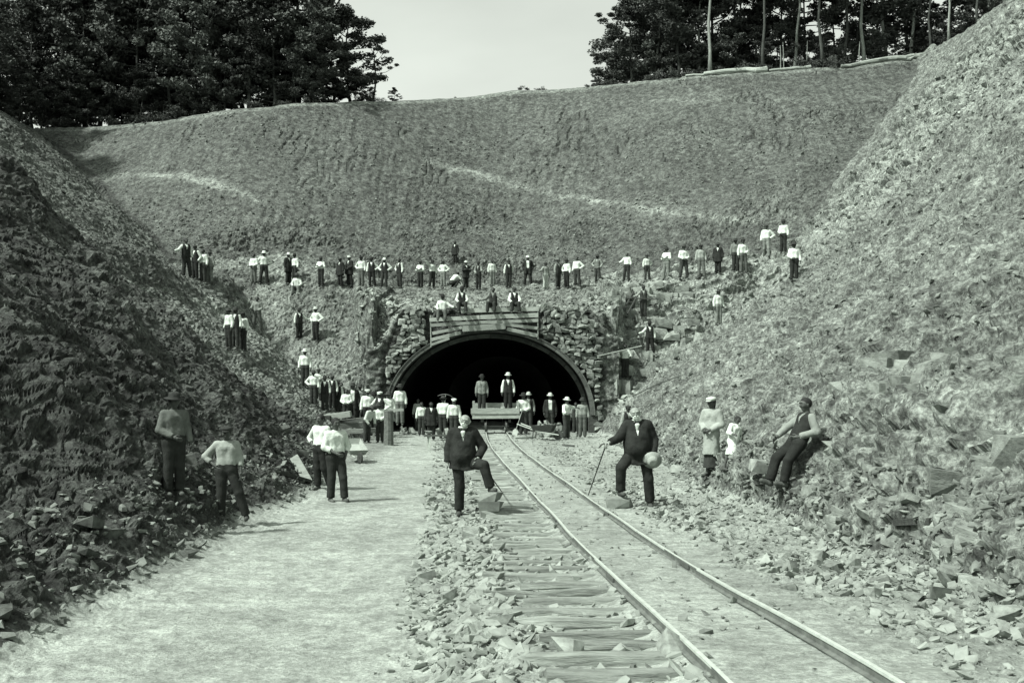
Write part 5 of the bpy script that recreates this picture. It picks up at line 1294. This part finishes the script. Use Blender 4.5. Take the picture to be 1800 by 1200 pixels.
# a ladder of two poles leaning on the ledges, upper right
la = empty('ladder', (0, 0, 0)); A0, A1 = ray_at(1092, 552, 51.4), ray_at(1114, 512, 53.0); B0, B1 = A0 + Vector((.3, -.1, 0)), A1 + Vector((.3, -.1, 0))
la.location = A0; tag(la, 'dark rough ladder propped on the ledges right of the stone wall', 'ladder')
MB().tube([(0, 0, 0), A1 - A0], .05, 6).build('rail', M['darkwood'], la); MB().tube([B0 - A0, B1 - A0], .05, 6).build('rail', M['darkwood'], la)
for t in np.linspace(.12, .9, 5): MB().tube([(A1 - A0) * float(t), (B0 - A0) + (B1 - B0) * float(t)], .025, 6).build('rung', M['darkwood'], la)
# stacked timber left of the portal
for k, (x0, y0, x1, y1, Y, r, lab) in enumerate(((560, 735, 617, 727, 43.2, .13, 'pale squared timber on top of the stack left of the portal'), (548, 748, 640, 738, 43.3, .13, 'second timber from the top of the stack left of the portal'), (538, 744, 562, 741, 42.6, .12, 'short pale timber end sticking out left of the stack'),
        (560, 751, 650, 745, 43.0, .12, 'third timber down in the stack, darker than the top one'), (575, 760, 668, 756, 42.4, .12, 'lowest timber of the stack beside the stooping man'), (640, 757, 690, 754, 41.6, .09, 'thin board lying level between stack and wooden post'))):
    a, b_ = ray_at(x0, y0, Y), ray_at(x1, y1, Y + (.3 if k % 2 else -.2)); tag(MB().box((0, 0, 0), b_ - a, 2 * r, 2 * r * .85, jit=.02).build('timber', M['wood' if k in (0, 2) else 'darktimber'], None, loc=a), lab, 'timber', 'timbers stacked left of the portal')
for k, px in enumerate((575, 640)):
    Y = 42.9; a = drop((px - 900) / F * Y, Y); top = CAMZ + (HY - 766) / F * Y
    tag(MB().box((0, 0, -.3), (0, 0, max(top - a.z, .2)), .3, .4).build('support_block', M['darkwood'], None, loc=a), ['left', 'right'][k] + ' dark block carrying the stacked timber', 'timber block')
Y = 38.2; a = Vector(((682.5 - 900) / F * Y, Y, z0_at((682.5 - 900) / F * Y, Y))); zt_ = CAMZ + (HY - 722) / F * Y
pst = empty('braced_post', a); tag(pst, 'thick dark upright post with a pale cross board left of the tunnel mouth', 'post')
MB().tube([(0, 0, -.2), (0.02, 0, zt_ * .5), (0, 0, zt_ - a.z)], [.20, .18, .17], 10, jit=.05).build('post', M['darktimber'], pst)
MB().box((-.05, .2, zt_ - a.z + .02), (.55, .2, zt_ - a.z + .04), .06, .10).build('cross_board', M['wood'], pst)
MB().box((.12, .1, zt_ - a.z), (.22, .1, .9), .06, .07).build('brace', M['wood'], pst)
# plank propped on the bank and the debris near it
g = hit(543, 848); tp = hit(519, 803) or g; a = Vector((g.x, g.y, g.z)); b_ = Vector(((517 - 900) / F * (g.y + .5), g.y + .5, CAMZ + (HY - 803) / F * (g.y + .5)))
tag(MB().box((0, 0, 0), b_ - a, .20, .055, up=(0, -1, .3), jit=.006).build('plank', M['wood'], None, loc=a), 'pale plank propped against the dark bank left of the two workmen', 'plank')
# wheelbarrow tipped behind the two workmen
g = hit(622, 812); wb = empty('wheelbarrow', g, .5); wb.scale = (.8, .8, .8); tag(wb, 'small wheelbarrow with pale tray tipped forward behind the two workmen', 'wheelbarrow')
vs = [(-.26, -.40, .28), (.26, -.40, .28), (.32, .42, .62), (-.32, .42, .62), (-.36, -.52, .46), (.36, -.52, .46), (.42, .50, .84), (-.42, .50, .84)]
for nm, f in (('tray_floor', (0, 1, 2, 3)), ('tray_side', (0, 3, 7, 4)), ('tray_side', (1, 2, 6, 5)), ('tray_front', (0, 4, 5, 1)), ('tray_back', (3, 2, 6, 7))):
    q = [Vector(vs[i]) for i in f]; n_ = (q[1] - q[0]).cross(q[2] - q[1]).normalized() * .022
    MB().add([v for v in q] + [v + n_ for v in q], [(3, 2, 1, 0), (4, 5, 6, 7)] + [(k, (k + 1) % 4, 4 + (k + 1) % 4, 4 + k) for k in range(4)]).build(nm, M['wood'], wb)
for sx in (-1, 1): MB().tube([(sx * .22, -.75, .22), (sx * .27, .2, .45), (sx * .32, 1.0, .75)], .024, 6).build('handle', M['wood'], wb); MB().tube([(sx * .26, .30, .5), (sx * .28, .34, 0)], .022, 6).build('leg', M['wood'], wb)
V, Fc = lathe([(.03, -.03), (.2, -.03), (.2, .03), (.03, .03)], 16); MB().add([(z, x - .68, y + .2) for x, y, z in V], Fc).build('wheel', M['darkwood'], wb)
# wheelbarrow with stones, right of the cart
Y = 42.6; x0 = (955 - 900) / F * Y; wb = empty('wheelbarrow', (x0, Y, z0_at(x0, Y)), 1.3); tag(wb, 'dark wheelbarrow full of stones standing right of the rails in the tunnel mouth', 'wheelbarrow')
vs = [(-.24, -.36, .32), (.24, -.36, .32), (.28, .36, .36), (-.28, .36, .36), (-.36, -.50, .62), (.36, -.50, .62), (.38, .46, .60), (-.38, .46, .60)]
for nm, f in (('tray_floor', (0, 1, 2, 3)), ('tray_side', (0, 3, 7, 4)), ('tray_side', (1, 2, 6, 5)), ('tray_front', (0, 4, 5, 1)), ('tray_back', (3, 2, 6, 7))):
    q = [Vector(vs[i]) for i in f]; n_ = (q[1] - q[0]).cross(q[2] - q[1]).normalized() * .022
    MB().add([v for v in q] + [v + n_ for v in q], [(3, 2, 1, 0), (4, 5, 6, 7)] + [(k, (k + 1) % 4, 4 + (k + 1) % 4, 4 + k) for k in range(4)]).build(nm, M['darkwood'], wb)
for sx in (-1, 1): MB().tube([(sx * .2, -.7, .22), (sx * .26, .2, .36), (sx * .32, 1.05, .66)], .024, 6).build('handle', M['palewood'], wb); MB().tube([(sx * .26, .36, .4), (sx * .27, .40, 0)], .022, 6).build('leg', M['darkwood'], wb)
V, Fc = lathe([(.03, -.03), (.2, -.03), (.2, .03), (.03, .03)], 16); MB().add([(z, x - .64, y + .2) for x, y, z in V], Fc).build('wheel', M['darkwood'], wb)
for k in range(8):
    tag(link('rock', rmesh[k % 12], None, loc=(x0 + R_.uniform(-.3, .3), Y + R_.uniform(-.25, .25), .50 + R_.uniform(0, .22)), rot=(k, k, k), scale=(.24, .22, .2)), 'pale stone heaped in the dark wheelbarrow', 'rock', 'stones in the dark wheelbarrow')
# rubble heap at the right foot of the arch
for k in range(34):
    px = R_.gauss(984, 16); Y = 45.2 + R_.uniform(-.9, .9); x0 = (px - 900) / F * Y; h_ = max(0, .62 - abs(px - 984) / F * Y * .85) * R_.uniform(.1, 1)
    s = R_.uniform(.18, .46); tag(link('rock', rmesh[k % 12], None, loc=(x0, Y, z0_at(x0, Y) + h_), rot=(R_.uniform(0, 6), R_.uniform(0, 6), R_.uniform(0, 6)), scale=(s, s, s * .8)), 'pale rock of the rubble heap at the right foot of the tunnel arch', 'rock', 'rocks of the heap at the right foot of the arch')
for k in range(14):
    px = R_.uniform(700, 745); Y = 46.5 + R_.uniform(-.6, .8); x0 = (px - 900) / F * Y; s = R_.uniform(.15, .34)
    tag(link('rock', rmesh[k % 12], None, loc=(x0, Y, z0_at(x0, Y) + R_.uniform(0, .22)), rot=(R_.uniform(0, 6), R_.uniform(0, 6), R_.uniform(0, 6)), scale=(s, s, s * .8)), 'pale rock of the low heap at the left foot of the tunnel arch', 'rock', 'rocks of the heap at the left foot of the arch')
# low work bench with stones, before the men
g = hit(772, 790); wbn = empty('work_bench', (g.x, g.y, g.z), .1); tag(wbn, 'low rough wooden bench on thin legs behind the bald old gentleman', 'bench')
MB().box((-.55, 0, .50), (.62, 0, .52), .42, .06, jit=.01).build('bench_top', M['darktimber'], wbn)
for x, y in ((-.36, -.15), (.34, -.16), (-.40, .16), (.38, .16)): MB().box((x, y, 0), (x * .92, y, .47), .06, .06).build('leg', M['palewood'], wbn)
for k, (x, y, s) in enumerate(((-.38, 0, .26), (-.02, .02, .34), (.26, 0, .28), (.46, .05, .2))):
    tag(link('rock', rmesh[k], None, loc=(g.x + x, g.y + y, g.z + .53 + s * .3), rot=(k, k, k), scale=(s, s, s)), ['leftmost stone on the low work bench', 'largest stone in the middle of the low work bench', 'stone right of the largest one on the low work bench', 'smallest stone at the right end of the low work bench'][k], 'rock')
# dark hollow stone and stray boards
for (x0, y0, x1, y1, lab, m_) in ((776, 869, 801, 868, 'dark short board lying on the path left of the bald gentleman', 'darkwood'), (990, 783, 1008, 785, 'stub of round wood lying on the ground right of the rails', 'darkwood'), (1318, 853, 1345, 850, 'dark scrap of timber lying below the reclining man', 'darkwood'),
                                  (484, 830, 545, 848, 'thin dark pole lying slantwise on the left bank', 'darkwood'), (905, 771, 940, 769, 'thin board lying beside the rails before the man with the shovel', 'wood'), (1575, 921, 1640, 919, 'dark ledge timber lying below the pale outcrop', 'darkwood'), (838, 898, 858, 902, 'short stake end beside the raised foot of the bald gentleman', 'darkwood')):
    a, b_ = hit(x0, y0), hit(x1, y1)
    if (b_ - a).length > 2.6: b_ = a + (b_ - a).normalized() * 2.2
    tag(MB().box((0, 0, .03), b_ - a + Vector((0, 0, .03)), .10, .07, jit=.01).build('scrap_wood', M[m_], None, loc=a), lab, 'scrap wood')
for px, py, s, lab in ((1195, 826, .75, 'large dark-shadowed boulder at the foot of the right bank beside the stout gentleman'), (1345, 820, .7, 'dark boulder between the girl and the leaning man'), (1180, 843, .4, 'small pale boulder by the stout gentleman\'s rear foot')):
    g = hit(px, py); tag(link('boulder', rmesh[3], None, loc=g, rot=(.2, .3, px), scale=(s, s, s * .8)), lab, 'boulder')
# thin rope or wire strung up the right slope
a = ray_at(1112, 696, 36); b_ = hit(1196, 660)
if b_: tag(MB().tube([Vector((0, 0, 0)), (b_ - a) * .5 + Vector((0, 0, .05)), b_ - a], .02, 5).build('pole', M['darktimber'], None, loc=a), 'thin pole slanting up the right slope behind the slim dark man', 'pole')
